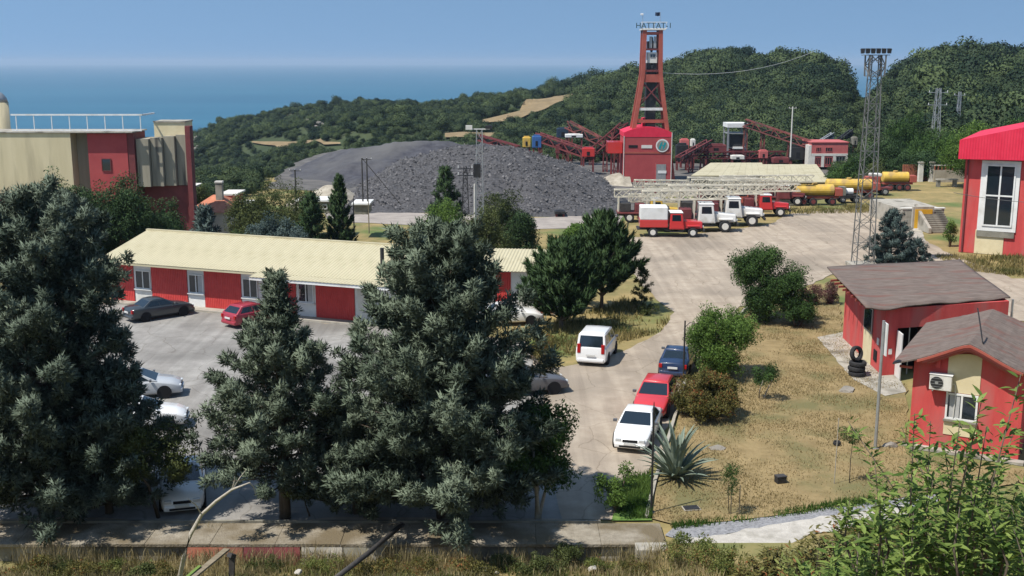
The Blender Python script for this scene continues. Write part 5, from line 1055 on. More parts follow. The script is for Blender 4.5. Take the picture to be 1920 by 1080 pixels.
# --- trucks
def truck(name, label, loc, rz, cabm, L=6.4, rig=None, tank=None, wr=.5, bonnet=True):
    c = thing(name, label, 'truck', loc, rz); xf = L / 2; xr = -L / 2
    B('chassis', M['black'], c, xr, xf - .2, -.4, .4, .62, .86); 
    for x in ([xf - .95] + [xr + 1.25] + ([xr + 2.4] if L > 6.8 else [])):
        for s in (-1, 1): wheel(c, x, s * .95, wr, .34, 'offwhite')
    bx = xf - 1.75
    cab = MB().hexa([(bx - 1.45, -1.05, .75), (bx, -1.05, .75), (bx, 1.05, .75), (bx - 1.45, 1.05, .75), (bx - 1.35, -.95, 2.3), (bx - .22, -.95, 2.3), (bx - .22, .95, 2.3), (bx - 1.35, .95, 2.3)]).build('cab', cabm, c, bevel=.06)
    B('cab_roof', M['white'], c, bx - 1.4, bx - .15, -.98, .98, 2.302, 2.38, bevel=.03)
    MB().pane((bx, -1.05, .75), (bx, 1.05, .75), (bx - .22, .95, 2.3), (bx - .22, -.95, 2.3), .06, .94, .52, .92).build('windscreen', M['glass'], c)
    for s in (-1, 1):
        a, b, d, e = ((bx - 1.45, s * 1.05, .75), (bx, s * 1.05, .75), (bx - .22, s * .95, 2.3), (bx - 1.35, s * .95, 2.3))
        if s > 0: a, b, d, e = b, a, e, d
        MB().pane(a, b, d, e, .16, .84, .52, .9).build('side_window', M['glass'], c); MB().pane(a, b, d, e, .08, .92, .08, .46, .012).build('door', cabm, c)
        B('fender', cabm, c, xf - 1.5, xf - .3, min(s * .62, s * 1.1), max(s * .62, s * 1.1), 1.02, 1.16, bevel=.05); MB().tube([(xf + .01, s * .72, 1.0), (xf + .06, s * .72, 1.0)], .13, 12).build('headlight', M['lens'], c)
        B('running_board', M['black'], c, bx - 1.4, bx - .1, min(s * .8, s * 1.12), max(s * .8, s * 1.12), .5, .56)
    MB().hexa([(bx - .05, -.78, .8), (xf, -.62, .8), (xf, .62, .8), (bx - .05, .78, .8), (bx - .05, -.72, 1.58), (xf, -.5, 1.42), (xf, .5, 1.42), (bx - .05, .72, 1.58)]).build('bonnet', cabm, c, bevel=.08)
    B('grille', M['dark'], c, xf, xf + .03, -.5, .5, .86, 1.34); B('front_bumper', M['black'], c, xf + .032, xf + .18, -1.1, 1.1, .55, .78, bevel=.03)
    x1 = bx - 1.6
    if tank:
        B('body_lower', M[tank[0]], c, xr, x1, -1.15, 1.15, .95, 1.65, bevel=.04); B('body_upper', M[tank[1]], c, xr + .02, x1 - .02, -1.13, 1.13, 1.652, 2.9, bevel=.08); B('rear_step', M['black'], c, xr - .25, xr - .002, -1.0, 1.0, .7, .8)
    else:
        B('deck', M['reddark'], c, xr, x1, -1.15, 1.15, .9, 1.05); B('winch_housing', M['reddark'], c, x1 - 1.4, x1 - .4, -.7, .7, 1.052, 1.9, bevel=.05); B('engine_box', M['pipe'], c, xr + .3, xr + 1.4, -.8, .8, 1.052, 2.0, bevel=.05)
    if rig: 
        a, b = rig; lattice_part('mast', M['boom'], c, (a, 0, 2.95), (b, 0, 3.1), .75, int((b - a) / .8)); B('mast_rest', M['boom'], c, x1 - .25, x1 - .1, -.5, .5, 1.052, 2.55); B('mast_rest', M['boom'], c, xr + .05, xr + .2, -.5, .5, 1.052, 2.55)
    return c
def lattice(mb, p, q, w0, w1, n, t=.09, tb=.05):
    p, q = Vector(p), Vector(q); d = (q - p).normalized(); up = Vector((0, 0, 1)) if abs(d.z) < .9 else Vector((0, 1, 0)); a = d.cross(up).normalized(); b = a.cross(d).normalized()
    cr = lambda s, i: p.lerp(q, s) + (a * (1, 1, -1, -1)[i] + b * (1, -1, -1, 1)[i]) * (w0 + (w1 - w0) * s) / 2
    for i in range(4): mb.bar(cr(0, i), cr(1, i), t)
    for k in range(n):
        s0, s1 = k / n, (k + 1) / n
        for i in range(4):
            j = (i + 1) % 4; mb.bar(cr(s0, i), cr(s1, j), tb) if (k + i) % 2 else mb.bar(cr(s0, j), cr(s1, i), tb)
            if k % 2 == 0: mb.bar(cr(s0, i), cr(s0, j), tb)
    return mb
def lattice_part(name, m, parent, p, q, w, n, w1=None, t=.1, tb=.07): return lattice(MB(), p, q, w, w1 or w, n, t, tb).build(name, m, parent)
def gp(px, Y, row=430): p = D(px, row, Y); return Vector((p.x, p.y, 0))
truck('fire_truck', 'small red truck with white topped box body, nearest of the trucks', gp(1257, 107), R(-3), M['tred'], 6.0, None, ('tred', 'white'), .46)
truck('drill_truck', 'white bonneted truck right behind the red box truck', gp(1300, 110.5), R(-4), M['twhite'], 7.0, (-4.4, 2.8)).scale = (1.17, 1.17, 1.17)
truck('drill_truck', 'white bonneted truck furthest right of the two white ones', gp(1348, 114.5), R(-5), M['twhite'], 7.2, (-4.4, 3.6)).scale = (1.2, 1.2, 1.2)
truck('drill_truck', 'dark red truck parked beyond the white trucks', gp(1418, 121.5), R(-4), M['tred'], 6.6, (-4.0, 4.5))
truck('drill_truck', 'old rusty truck behind with cream mast at the rear row', gp(1370, 127), R(-3), M['redrust'], 7.2, (-4.6, 4.6))
truck('drill_truck', 'rusty yellow truck with mast at the left of the truck row', gp(1215, 117), R(-2), M['yellow'], 6.6, (-3.6, 5.0))
truck('drill_truck', 'faded truck with mast in the last row before the cream hall', gp(1450, 131), R(-3), M['reddark'], 6.8, (-6.5, 4.4))
for i, (px0, px1, row, Y, lab) in enumerate([(1180, 1300, 371, 119, 'lowest cream lattice mast section lying behind the red box truck'), (1210, 1330, 352, 124, 'cream lattice mast lying over the rusty truck row'), (1290, 1420, 339, 129, 'cream lattice mast stored near the hall roof'), (1330, 1480, 345, 126, 'long cream lattice mast stored left of the yellow tankers'), (1190, 1290, 344, 128, 'pale lattice mast section at the foot of the winding house')]):
    a, b = D(px0, row, Y), D(px1, row + 1, Y + .6); t = thing('lattice_mast', lab, 'mast', a, 0, 'spare drill masts stacked behind the trucks'); lattice_part('boom', M['boom'], t, (0, 0, 0), b - a, .8, 12); zz = a.z
    for f in (.15, .85): q = (b - a) * f; B('trestle', M['reddark'], t, q.x - .1, q.x + .1, -.5, .5, -zz + float(ground_h(a.x + q.x, a.y)) + .02, -.42)
# yellow tank trailers
for i, (px0, px1, Y, lab) in enumerate([(1490, 1562, 131, 'leftmost bright yellow tank trailer in front of the low bushes'), (1548, 1632, 137, 'long orange yellow tank trailer left of the light mast'), (1652, 1700, 146, 'short yellow tank trailer right of the light mast')]):
    a, b = gp(px0, Y, 370), gp(px1, Y, 370); w = (b.x - a.x); t = thing('tank_trailer', lab, 'tanker', (a + b) / 2, R(-2), 'yellow tank trailers'); n = 18; r_ = .68; zc = 1.72; mb = MB(); rings = []
    for x, s in ((-w / 2, .82), (-w / 2 + .08, 1), (w / 2 - .08, 1), (w / 2, .82)): rings.append([(x, r_ * 1.1 * s * math.cos(2 * math.pi * k / n), zc + r_ * s * math.sin(2 * math.pi * k / n)) for k in range(n)])
    tk = mb.loft(rings).build('tank', M['yellow'], t, smooth=False); MB().tube([(0, 0, zc + r_ - .02), (0, 0, zc + r_ + .16)], .3, 12).build('hatch', M['yellow'], tk)
    B('chassis', M['redrust'], t, -w / 2 + .1, w / 2 + .5, -.5, .5, .8, 1.08); B('catwalk', M['black'], t, -w / 2, w / 2, -.95, -.8, 1.1, 1.14)
    for x in (-w / 2 + .9, -w / 2 + 2.0, w / 2 - .3):
        for s in (-1, 1): wheel(t, x, s * .9, .45, .3, 'reddark')
    B('end_box', M['redrust'], t, w / 2 + .02, w / 2 + .9, -.8, .8, 1.082, 1.95, bevel=.04)
q = gp(1590, 133, 372); t = thing('water_cart', 'small dark cart with white drum between the yellow tankers', 'cart', q); B('bed', M['black'], t, -1.2, 1.2, -.7, .7, .6, .9); MB().tube([(-.4, 0, 1.3), (.5, 0, 1.3)], .4, 14).build('drum', M['white'], t); [wheel(t, x, s * .7, .35, .25) for x in (-.8, .8) for s in (-1, 1)]; B('box', M['concdark'], t, -1.1, -.45, -.6, .6, .902, 1.9)
q = gp(1637, 141, 366); t = thing('old_trailer', 'purple brown trailer wreck directly behind the light mast', 'trailer', q); B('bed', M['reddark'], t, -2.0, 2.0, -.9, .9, .7, 1.0); B('machine', M['redrust'], t, -1.2, .6, -.7, .7, 1.002, 2.3, bevel=.05); B('cover', M['offwhite'], t, -.6, .8, -.6, .6, 2.302, 2.7, bevel=.1); [wheel(t, x, s * .9, .45, .3) for x in (-1.2, 1.2) for s in (-1, 1)]

# ---------------------------------------------------------------- mine plant behind the heap
def conveyor(label, p0, p1, legs, m='convred', w=1.6, zg=-7.4):
    t = thing('conveyor', label, 'conveyor', p0); v = p1 - p0; lattice_part('gallery', M[m], t, (0, 0, 0), v, w, max(4, int(v.length / 2)), None, .26, .18); MB().bar((0, 0, -.1), v + Vector((0, 0, -.1)), w * .8, .25).build('belt', M['dark'], t)
    for f in legs:
        q = v * f; lattice_part('trestle', M[m], t, (q.x, q.y, zg - p0.z), (q.x, q.y, q.z - w * .5), .9, max(2, int((q.z - w * .5 - zg + p0.z) / 2)), .7, .2, .13)
    return t
conveyor('long rust red conveyor rising left from the office building', D(1522, 272, 252), D(1396, 230, 258), (.32, .72, .98))
conveyor('tan red conveyor rising left over the dark blue shed', D(1124, 264, 258), D(1064, 233, 262), (.25, .9))
conveyor('purple red conveyor sloping down left of the winding house', D(1112, 292, 238), D(1008, 256, 250), (.5, .95), 'reddark')
conveyor('thin red stacker conveyor reaching over the coal heap', D(972, 279, 232), D(898, 258, 236), (.02,), 'reddark', 1.1)
conveyor('dark red gallery leading up to the headframe', D(1120, 282, 246), D(1172, 238, 236), (.3, .7), 'reddark', 1.8)
conveyor('level dark red belt line in front of the head tower', D(1300, 291, 246), D(1470, 290, 250), (.1, .35, .6, .85), 'reddark', 1.4)
conveyor('short dark red belt at the right foot of the headframe', D(1272, 300, 238), D(1330, 268, 248), (.4, .9), 'reddark', 1.3)
conveyor('pale grey conveyor strut above the office roof', D(1530, 272, 262), D(1562, 252, 266), (.9,), 'galv', .8)
conveyor('dark conveyor strut right above the office roof', D(1566, 270, 268), D(1598, 246, 272), (.9,), 'black', .9)
t = thing('head_tower', 'screening tower with white top band at the conveyor head', 'tower', D(1364, 290, 258)); w = D(1397, 290, 258).x - D(1364, 290, 258).x; zz = lambda r: D(1364, r, 258).z - D(1364, 290, 258).z
for x in (0, w): 
    for y in (0, 5): B('column', M['galv'], t, x - .18, x + .18, y - .18, y + .18, -1.2, zz(238))
B('top_band', M['white'], t, -.3, w + .3, -.3, 5.3, zz(239), zz(231)); B('floor_deck', M['galv'], t, -.2, w + .2, -.2, 5.2, zz(251), zz(249.5)); B('screen_house', M['black'], t, .5, w - .3, .5, 4.5, zz(276), zz(254)); B('floor_deck', M['white'], t, w * .3, w + .2, -.3, 5.2, zz(279), zz(275.5)); B('hopper', M['reddark'], t, .2, w - .2, .4, 4.6, -1, zz(281))
def plant(name, label, px0, px1, r0, r1, Y, m, cat='machine', extra=None):
    a = D(px0, r1, Y); w = D(px1, r1, Y).x - a.x; h = D(px0, r0, Y).z - a.z; t = thing(name, label, cat, a); d = max(2.0, w * .6)
    B('housing', M[m], t, 0, w, 0, d, 0, h, bevel=.08); zg = float(ground_h(a.x, a.y)) - a.z - .2
    for x in (.15, w - .4): B('support_leg', M['reddark'], t, x, x + .3, .2, .5, zg, -.002); B('support_leg', M['reddark'], t, x, x + .3, d - .5, d - .2, zg, -.002)
    B('cover', M[extra or m], t, w * .15, w * .85, d * .2, d * .8, h + .002, h + h * .12); B('hatch', M['dark'], t, w * .35, w * .6, -.05, -.003, h * .15, h * .6); return t
plant('crusher_cabin', 'bright blue cabin at the crest of the coal heap', 998, 1015, 256, 277, 236, 'blue', 'cabin')
plant('loader_machine', 'yellow machine left of the blue cabin', 980, 995, 258, 276, 238, 'yellow')
plant('screen_house', 'dark blue shed under the tan conveyor', 1044, 1068, 241, 258, 262, 'navy', 'shed')
plant('container_box', 'red container box between heap and winding house', 1092, 1115, 278, 294, 236, 'tred', 'container')
plant('transfer_box', 'white roofed transfer house under the tan conveyor', 1060, 1093, 252, 258, 258, 'white', 'shed')
plant('crusher_house', 'purple red crusher house at the foot of the gallery', 1042, 1064, 272, 288, 244, 'reddark', 'shed')
plant('loading_bin', 'dark loading bin right of the headframe leg', 1268, 1290, 272, 300, 246, 'black', 'bin')
plant('loading_bin', 'pinkish loading bin behind the right headframe leg', 1276, 1292, 262, 278, 252, 'pink', 'bin')
plant('control_cabin', 'small white cabin left of the head tower', 1296, 1304, 262, 275, 250, 'offwhite', 'cabin')
plant('screen_house', 'dark red screen house before the head tower', 1325, 1362, 272, 286, 254, 'reddark', 'shed')
plant('screen_house', 'black screen house left of the red office', 1482, 1512, 276, 300, 252, 'black', 'shed')
plant('storage_bin', 'white low bin on the belt line', 1372, 1396, 292, 299, 242, 'offwhite', 'bin')
plant('transfer_box', 'pink transfer box on the level belt line', 1424, 1440, 283, 297, 247, 'pink', 'bin')
plant('control_cabin', 'grey cabin at the right behind the office', 1599, 1608, 258, 272, 262, 'concdark', 'cabin')
plant('workshop_hut', 'dark red low workshop between hall and office', 1450, 1480, 296, 306, 240, 'reddark', 'shed')
plant('loader_machine', 'orange machine at the foot of the coal heap', 990, 1036, 378, 389, 179, 'ochre', extra='white')
plant('loader_machine', 'dark dump trailer at the right of the orange machine', 1040, 1060, 396, 402, 171, 'black')
plant('hill_house', 'small white house with dark side on the right hill', 1757, 1782, 216, 232, 300, 'offwhite', 'house', 'black'); plant('hill_house', 'tiny white house alone on the right hill', 1806, 1820, 222, 232, 300, 'white', 'house')

# ---------------------------------------------------------------- masts, poles and wires
mast = thing('light_mast', 'tall steel lattice floodlight mast in the middle of the yard', 'light mast', G(1617, 500)); mz = D(1629, 104, G(1617, 500).y).z
lattice_part('tower', M['mast'], mast, (0, 0, 0), (0, 0, mz), 1.45, 18, .75, .075, .038); B('footing', M['conc'], mast, -1.1, 1.1, -1.1, 1.1, 0, .3)
B('crown_frame', M['mast'], mast, -.95, .95, -.6, .6, mz + .002, mz + .06); f0 = None
for i in range(5):
    x = -.85 + i * .425
    for y in (-.55, .55):
        if f0 is None: f0 = MB().hexa([(-.11, -.2, .1), (.11, -.2, .1), (.11, .1, .14), (-.11, .1, .14), (-.15, -.24, .46), (.15, -.24, .46), (.15, .04, .5), (-.15, .04, .5)]).build('floodlight', M['black'], mast, (x, y, mz + .05))
        else: inst(f0, mast, (x, y, mz + .05), (0, 0, math.pi if y > 0 else 0))
lattice_part('outrigger', M['mast'], mast, (0, 0, mz - 1.6), (0, 0, mz), 1.2, 2, 1.25, .1, .06)
m2 = thing('light_pole', 'slender pale light pole with two lamps before the coal heap', 'light pole', Vector((D(895, 408, 112).x, 112, -7))); z2 = D(895, 243, 112).z + 7
MB().tube([(-.3, 0, 0), (-.25, 0, z2 * .68)], .09, 8).build('pole', M['offwhite'], m2); lattice_part('tower', M['galv'], m2, (.25, 0, 0), (.25, 0, z2), .9, 16, .55, .08, .05); B('cross_arm', M['offwhite'], m2, -.9, 1.3, -.06, .06, z2, z2 + .1)
B('lamp_head', M['offwhite'], m2, -1.1, -.45, -.2, .2, z2 + .0, z2 + .42); B('lamp_head', M['black'], m2, .85, 1.5, -.2, .2, z2 + .102, z2 + .42); B('transformer', M['black'], m2, -.35, .35, -.4, .3, z2 * .72, z2 * .8)
def pylon(label, px, r0, r1, Y, w=1.2, m='galv', arms=2, t=.1):
    b = D(px, r1, Y); h = D(px, r0, Y).z - b.z; o_ = thing('pylon', label, 'pylon', b); lattice_part('tower', M[m], o_, (0, 0, 0), (0, 0, h), w, max(6, int(h / 1.2)), w * .4, t, t * .6)
    for k in range(arms): z = h * (.95 - .14 * k); MB().bar((-w * 1.1, 0, z), (w * 1.1, 0, z), .1).build('cross_arm', M[m], o_); [MB().tube([(x, 0, z + .05), (x, 0, z + .35)], .06, 6).build('insulator', M['white'], o_) for x in (-w, w)]
    return o_
pylon('distant lattice pylon above the trees left of the red hall', 1748, 165, 330, 190, 1.5); pylon('thin second lattice pylon at the right of the distant one', 1790, 172, 300, 230, 1.0, arms=1)
pylon('dark lattice pole before the coal heap left of the light pole', 873, 312, 400, 130, .8, 'black', 2, .07)
def pole(label, px, r0, r1, Y, r_=.1, m='wood', arms=1, name='utility_pole', stay=None, aw=.8):
    b = D(px, r1, Y); h = D(px, r0, Y).z - b.z; o_ = thing(name, label, 'pole', b); MB().tube([(0, 0, -.3), (0, 0, h)], [r_, r_ * .7], 8).build('shaft', M[m], o_)
    for k in range(arms): z = h * (.97 - .1 * k); MB().bar((-aw, 0, z), (aw, 0, z), .09).build('cross_arm', M[m], o_); [MB().tube([(x, 0, z + .04), (x, 0, z + .25)], .05, 6).build('insulator', M['white'], o_) for x in (-aw * .9, 0, aw * .9)]
    if stay: MB().bar((0, 0, h), stay, .09).build('stay', M[m], o_)
    return o_
pole('pale concrete pole standing before the wooded hill behind the conveyor', 1482, 200, 292, 240, .17, 'offwhite', 1)
pole('dark wooden pole left of the coal heap near the hedge trees', 556, 318, 398, 150, .14, 'pipe', 1); pole('left leg pole of the stayed pair before the coal heap', 681, 296, 398, 152, .12, 'pipe', 0, stay=(5.2, 0, 1.0)); pole('right leg pole of the stayed pair before the coal heap', 690, 296, 398, 152, .12, 'pipe', 1, aw=.7)
pole('short dark pole behind the dry bank left of the central conifer', 664, 372, 430, 112, .07, 'pipe', 0); pole('thin pole right of the short dark pole on the bank', 692, 374, 432, 112, .06, 'wood', 0)
def plain_pole(name, label, px, r0, r1, r_, m, extra=None):
    b = G(px, r1) + Vector((0, 0, .02)); h = D(px, r0, b.y).z; o_ = thing(name, label, 'pole', b); MB().tube([(0, 0, 0), (0, 0, h)], [r_, r_ * .8], 8).build('shaft', M[m], o_); B('base_plate', M[m], o_, -.12, .12, -.12, .12, 0, .03); return o_, h
o_, h = plain_pole('garden_lamp', 'thin black pole in front of the agave', 1221, 764, 962, .045, 'black'); MB().tube([(0, 0, h), (0, 0, h + .2)], [.03, .012], 6).build('spike', M['black'], o_)
o_, h = plain_pole('garden_lamp', 'thin black lamp pole behind the blue car beside the green bush', 1281, 602, 716, .05, 'black'); MB().tube([(0, 0, h - .35), (.25, 0, h - .1), (.5, 0, h - .15), (.62, 0, h - .45)], .02, 6).build('scroll_arm', M['black'], o_)
o_, h = plain_pole('sign_post', 'grey green metal post standing on the lawn before the shed', 1641, 602, 842, .075, 'galv'); B('sign_plate', M['white'], o_, .08, .13, -.25, .25, h - 1.5, h - .1); MB().box(.131, .136, -.08, .1, h - 1.0, h - .6).build('sign_mark', M['blue'], o_)
# wires
def wire(label, pts, r_=.02, m='black', name='power_cable', sag=.6):
    out = []
    for a, b in zip(pts, pts[1:]):
        for k in range(10): t = k / 10; p = a.lerp(b, t); out.append(p - Vector((0, 0, sag * 4 * t * (1 - t))))
    out.append(pts[-1]); o_ = thing(name, label, 'cable', out[0]); MB().tube([p - out[0] for p in out], r_, 5).build('strand', M[m], o_); return o_
wire('pale power line crossing the wooded hill right of the tower', [D(1236, 136, 224), D(1525, 97, 300)], .05, 'offwhite', sag=2.2)
wire('dark cable drooping across the shingle roof of the hut', [D(1833, 578, 47), D(1842, 640, 46), D(1915, 850, 45.2)], .03, sag=-.05)
wire('thin dark cable crossing the window of the red hall', [D(1788, 361, 88), D(1960, 381, 84)], .02, sag=.15)
# wire fence posts along the bank
fn = thing('wire_fence', 'low dark wire fence along the bank behind the trucks', 'fence', (0, 0, 0)); f0 = None
for i, px in enumerate(np.linspace(1000, 1165, 15)):
    p = D(px, 430 - (px - 1000) * .05, 104); p.z = float(ground_h(p.x, p.y))
    if f0 is None: f0 = B('fence_post', M['pipe'], fn, -.05, .05, -.05, .05, 0, 1.15, loc=p)
    else: inst(f0, fn, p)
p0, p1 = D(1000, 430, 104), D(1165, 422, 104); z = float(ground_h(p0.x, p0.y)); z_1 = float(ground_h(p1.x, p1.y)); MB().bar((p0.x, 104, z + 1.0), (p1.x, 104, z_1 + 1.0), .03).bar((p0.x, 104, z + .6), (p1.x, 104, z_1 + .6), .03).build('fence_wire', M['pipe'], fn)
# ---------------------------------------------------------------- foreground: wall, boards, weeds, shrubs
WY0, WY1 = 36.2, 38.0
RWL = thing('boundary_wall', 'low concrete boundary wall with wide flat top under the conifers', 'wall', (0, 0, 0)); xa, xb = -24.0, 5.35; npc = 13; pw_ = (xb - xa) / npc
for i in range(npc):
    x0, x1 = xa + i * pw_ + .004, xa + (i + 1) * pw_ - .004; dz = rnd.uniform(-.01, .01)
    B('wall_top_slab', M['dusty'], RWL, x0, x1, WY0 + .0, WY1, .02 + dz, .14 + dz, bevel=.015)
    B('wall_block', M['concdark'] if i % 3 else M['conc'], RWL, x0, x1, WY0 + .12, WY0 + .5, -.9, .018 + dz, bevel=.01)
B('end_pier', M['conc'], RWL, 4.25, 5.38, WY0 - .5, WY0 + .118, -.9, .16, bevel=.03); B('back_kerb', M['concdark'], RWL, xa, 3.2, WY1 + .01, WY1 + .12, -.1, .22)
# boards leaning on the wall face
for i, (p0, p1, m_, lab) in enumerate([(346, 452, 'rustboard', 'orange red rusty sheet leaning on the wall, left of its darker neighbour'), (454, 560, 'reddark', 'dark red sheet leaning on the wall right of the orange one'), (563, 640, 'conc', 'pale grey board on the wall right of the red sheets'), (642, 720, 'concdark', 'darker grey board on the wall at the black pipe')]):
    a, b = D(p0, 1040, WY0 - .25), D(p1, 1040, WY0 - .25); t = thing('leaning_sheet', lab, 'sheet', (a.x, WY0 - .25, -.42), 0); w = b.x - a.x
    MB().hexa([(0, 0, -.25), (w, 0, -.25), (w, .05, -.25), (0, .05, -.25), (0, .27, .47), (w, .27, .47), (w, .31, .47), (0, .31, .47)]).build('sheet', M[m_], t); B('edge_strip', M['offwhite'] if i > 1 else M['rustboard'], t, .0, w, .26, .33, .472, .52)
# black pipe, plank, bent bare branch
p0, p1 = D(628, 1085, 31.5), D(752, 985, 36.6); t = thing('black_pipe', 'long black pipe leaning from the slope up to the wall', 'pipe', p0); v = p1 - p0; MB().tube([(0, 0, 0), v * .5 + Vector((0, 0, -.05)), v], .085, 10).build('tube', M['pipe'], t, smooth=True); MB().tube([v, v * 1.02], .1, 10).build('collar', M['black'], t)
p0, p1 = D(352, 1090, 30.5), D(425, 1030, 33.2); t = thing('wooden_plank', 'weathered wooden plank sticking up out of the weeds', 'plank', p0); v = p1 - p0; MB().bar((0, 0, 0), v, .2, .06).build('board', M['wood'], t); MB().bar(v * .06 + Vector((-.12, 0, .05)), v * .4 + Vector((-.12, 0, .07)), .1, .03).build('green_batten', M['leaf_batten'] if 'leaf_batten' in M else mat('lime batten', (.12, .19, .04), (.17, .25, .06), 3), t)
p0, p1 = D(395, 1092, 31), D(436, 1010, 33); t = thing('dark_post', 'dark timber post stump beside the plank', 'post', D(432, 1075, 32.5)); MB().bar((0, 0, -.6), (.06, .1, .55), .16).build('shaft', M['pipe'], t); MB().bar((.03, .05, .5), (.07, .1, .62), .2).build('cap', M['pipe'], t)
br_px = [(335, 1090), (345, 1045), (358, 1000), (378, 965), (405, 940), (435, 918), (468, 905)]
pts = [D(a, b, 20 - i * .15) for i, (a, b) in enumerate(br_px)]; t = thing('bare_branch', 'pale bent bare branch arching up from the weeds', 'branch', pts[0]); l = [p - pts[0] for p in pts]; MB().tube([l[0] + Vector((-.05, 0, -1.2))] + l, [.05, .045, .043, .04, .035, .03, .022, .012], 8).build('stem', M['palebark'], t, smooth=True)
for i, (a, b) in enumerate([(5, (440, 893)), (5, (462, 880)), (6, (480, 930)), (3, (352, 935))]): e = D(*b, 19.2) - pts[0]; MB().tube([l[a], (l[a] + e) / 2 + Vector((.02, 0, .04)), e], [.014, .01, .004], 5).build('twig', M['palebark'], t)
# weeds on the slope (uncountable)
def weeds(name, label, n, xr, yr, hgt, m, seed, keep=None, w=.02, seg=True):
    g = np.random.default_rng(seed); x, y = g.uniform(*xr, n), g.uniform(*yr, n); k = vnoise(x, y, .9, seed) * .7 + vnoise(x, y, .3, seed + 1) * .3 > g.uniform(.25, .7, n)
    if keep is not None: k &= keep(x, y)
    x, y = x[k], y[k]; z = ground_h(x, y); n = len(x); h = g.uniform(*hgt, n) * (.6 + .8 * vnoise(x, y, 1.4, seed + 2)); a = g.uniform(0, 3.14, n); b = g.uniform(0, 6.28, n); l = g.uniform(.05, .55, n); ww = w * g.uniform(.6, 1.5, n)
    V = np.zeros((n, 4, 3)); dx, dy = np.cos(a) * ww / 2, np.sin(a) * ww / 2
    V[:, 0] = np.stack([x, y, z - .05], -1); mx, my = x + np.cos(b) * l * h * .35, y + np.sin(b) * l * h * .35; V[:, 1] = np.stack([mx + dx, my + dy, z + h * .6], -1); V[:, 2] = np.stack([x + np.cos(b) * l * h, y + np.sin(b) * l * h, z + h], -1); V[:, 3] = np.stack([mx - dx, my - dy, z + h * .6], -1)
    t_ = np.clip(vnoise(x, y, 1.6, seed + 5) * .8 + g.normal(.1, .2, n), 0, 1)
    return tag(npmesh(name, V.reshape(-1, 3), np.arange(4 * n).reshape(-1, 4), m, None, np.repeat(t_, 4)), label, 'weeds', kind='stuff')
weeds('dry_weeds', 'dry straw coloured weeds on the slope below the wall', 42000, (-17, 6.5), (28.5, 36.0), (.08, .42), M['reed'], 3, w=.018)
M['weedgreen'] = leafmat('green brown weeds', (.06, .085, .02), (.22, .22, .08), .25)
weeds('green_weeds', 'low green and rusty weeds among the dry stalks', 16000, (-17, 8), (28.5, 36.0), (.06, .3), M['weedgreen'], 13, w=.045)
weeds('top_weeds', 'sparse dry tufts on the dusty wall top', 2600, (-17, 5), (36.4, 38), (.06, .28), M['reed'], 33, w=.02)
weeds('tall_weeds', 'taller straw weeds standing before the wall face', 7000, (-17, 5), (34.6, 36.0), (.25, .85), M['reed'], 43, w=.016)
weeds('wall_weeds', 'dry weeds growing along the wall edge', 6000, (-18, 4.5), (35.9, 36.3), (.1, .6), M['reed'], 23, w=.025)
for i, (px, row, h_, r_, mm, lab) in enumerate([(60, 1062, .55, .9, 'leafdry', 'rusty low shrub at the lower left edge'), (150, 1070, .5, .8, 'leafdry', 'low brown shrub right of the lower left corner'), (265, 1060, .5, .6, 'leafolive', 'low olive shrub left of the plank'), (700, 1062, .6, 1.0, 'leafdry', 'straw coloured shrub under the black pipe'), (1010, 1058, .7, .9, 'leafolive', 'dry shrub below the wall end'), (1060, 1035, .9, .6, 'leafolive', 'grey green weed clump before the wall end'), (880, 1065, .5, 1.0, 'leafdry', 'low tangled brown shrub below the wall middle'), (1290, 1060, 1.0, .9, 'leafbrush', 'green brush left of the pale footpath'), (1340, 1075, .9, .7, 'leafbrush', 'green brush at the lower end of the footpath')]):
    y = float(np.interp(row, [1030, 1080], [35.6, 32.6])); p = D(px, row, y); p.z = float(ground_h(p.x, p.y)); broadleaf('low_shrub', lab, p, h_, r_, M[mm], 200 + i, 110, .28, SMALL, .0, cat='shrub', lobes=8, tr=.02)
lab2 = ['far left', 'second from left', 'third from left', 'fourth from left', 'fifth from left', 'sixth from left', 'seventh from left', 'eighth from left', 'ninth from left', 'rightmost']
for i, px in enumerate((20, 110, 205, 310, 500, 600, 790, 940, 1120, 1200)):
    y = 33.2 + 2.2 * ((i * 37) % 10) / 10; p = D(px, 1060, y); p.z = float(ground_h(p.x, p.y)); broadleaf('weed_clump', lab2[i] + ' knee high weed clump along the bottom edge', p, .45 + .25 * ((i * 53) % 10) / 10, .55 + .3 * ((i * 29) % 7) / 7, M[('leafdry', 'leafolive', 'leafbrush')[i % 3]], 300 + i, 80, .22, SMALL, .0, cat='weed', lobes=7, tr=.012)
rocks('loose_stone', ['pale loose stone among the weeds left of the pipe', 'pale loose stone among the weeds under the wall middle', 'grey loose stone among the weeds near the wall end', 'small pale stone by the weeds at bottom centre'], [(D(560, 1072, 33.5) * 1, .16, .7), (D(905, 1068, 33.8) * 1, .14, .7), (D(1110, 1066, 34.2) * 1, .2, .6), (D(930, 1074, 33.3) * 1, .1, .7)], M['path'], 130)
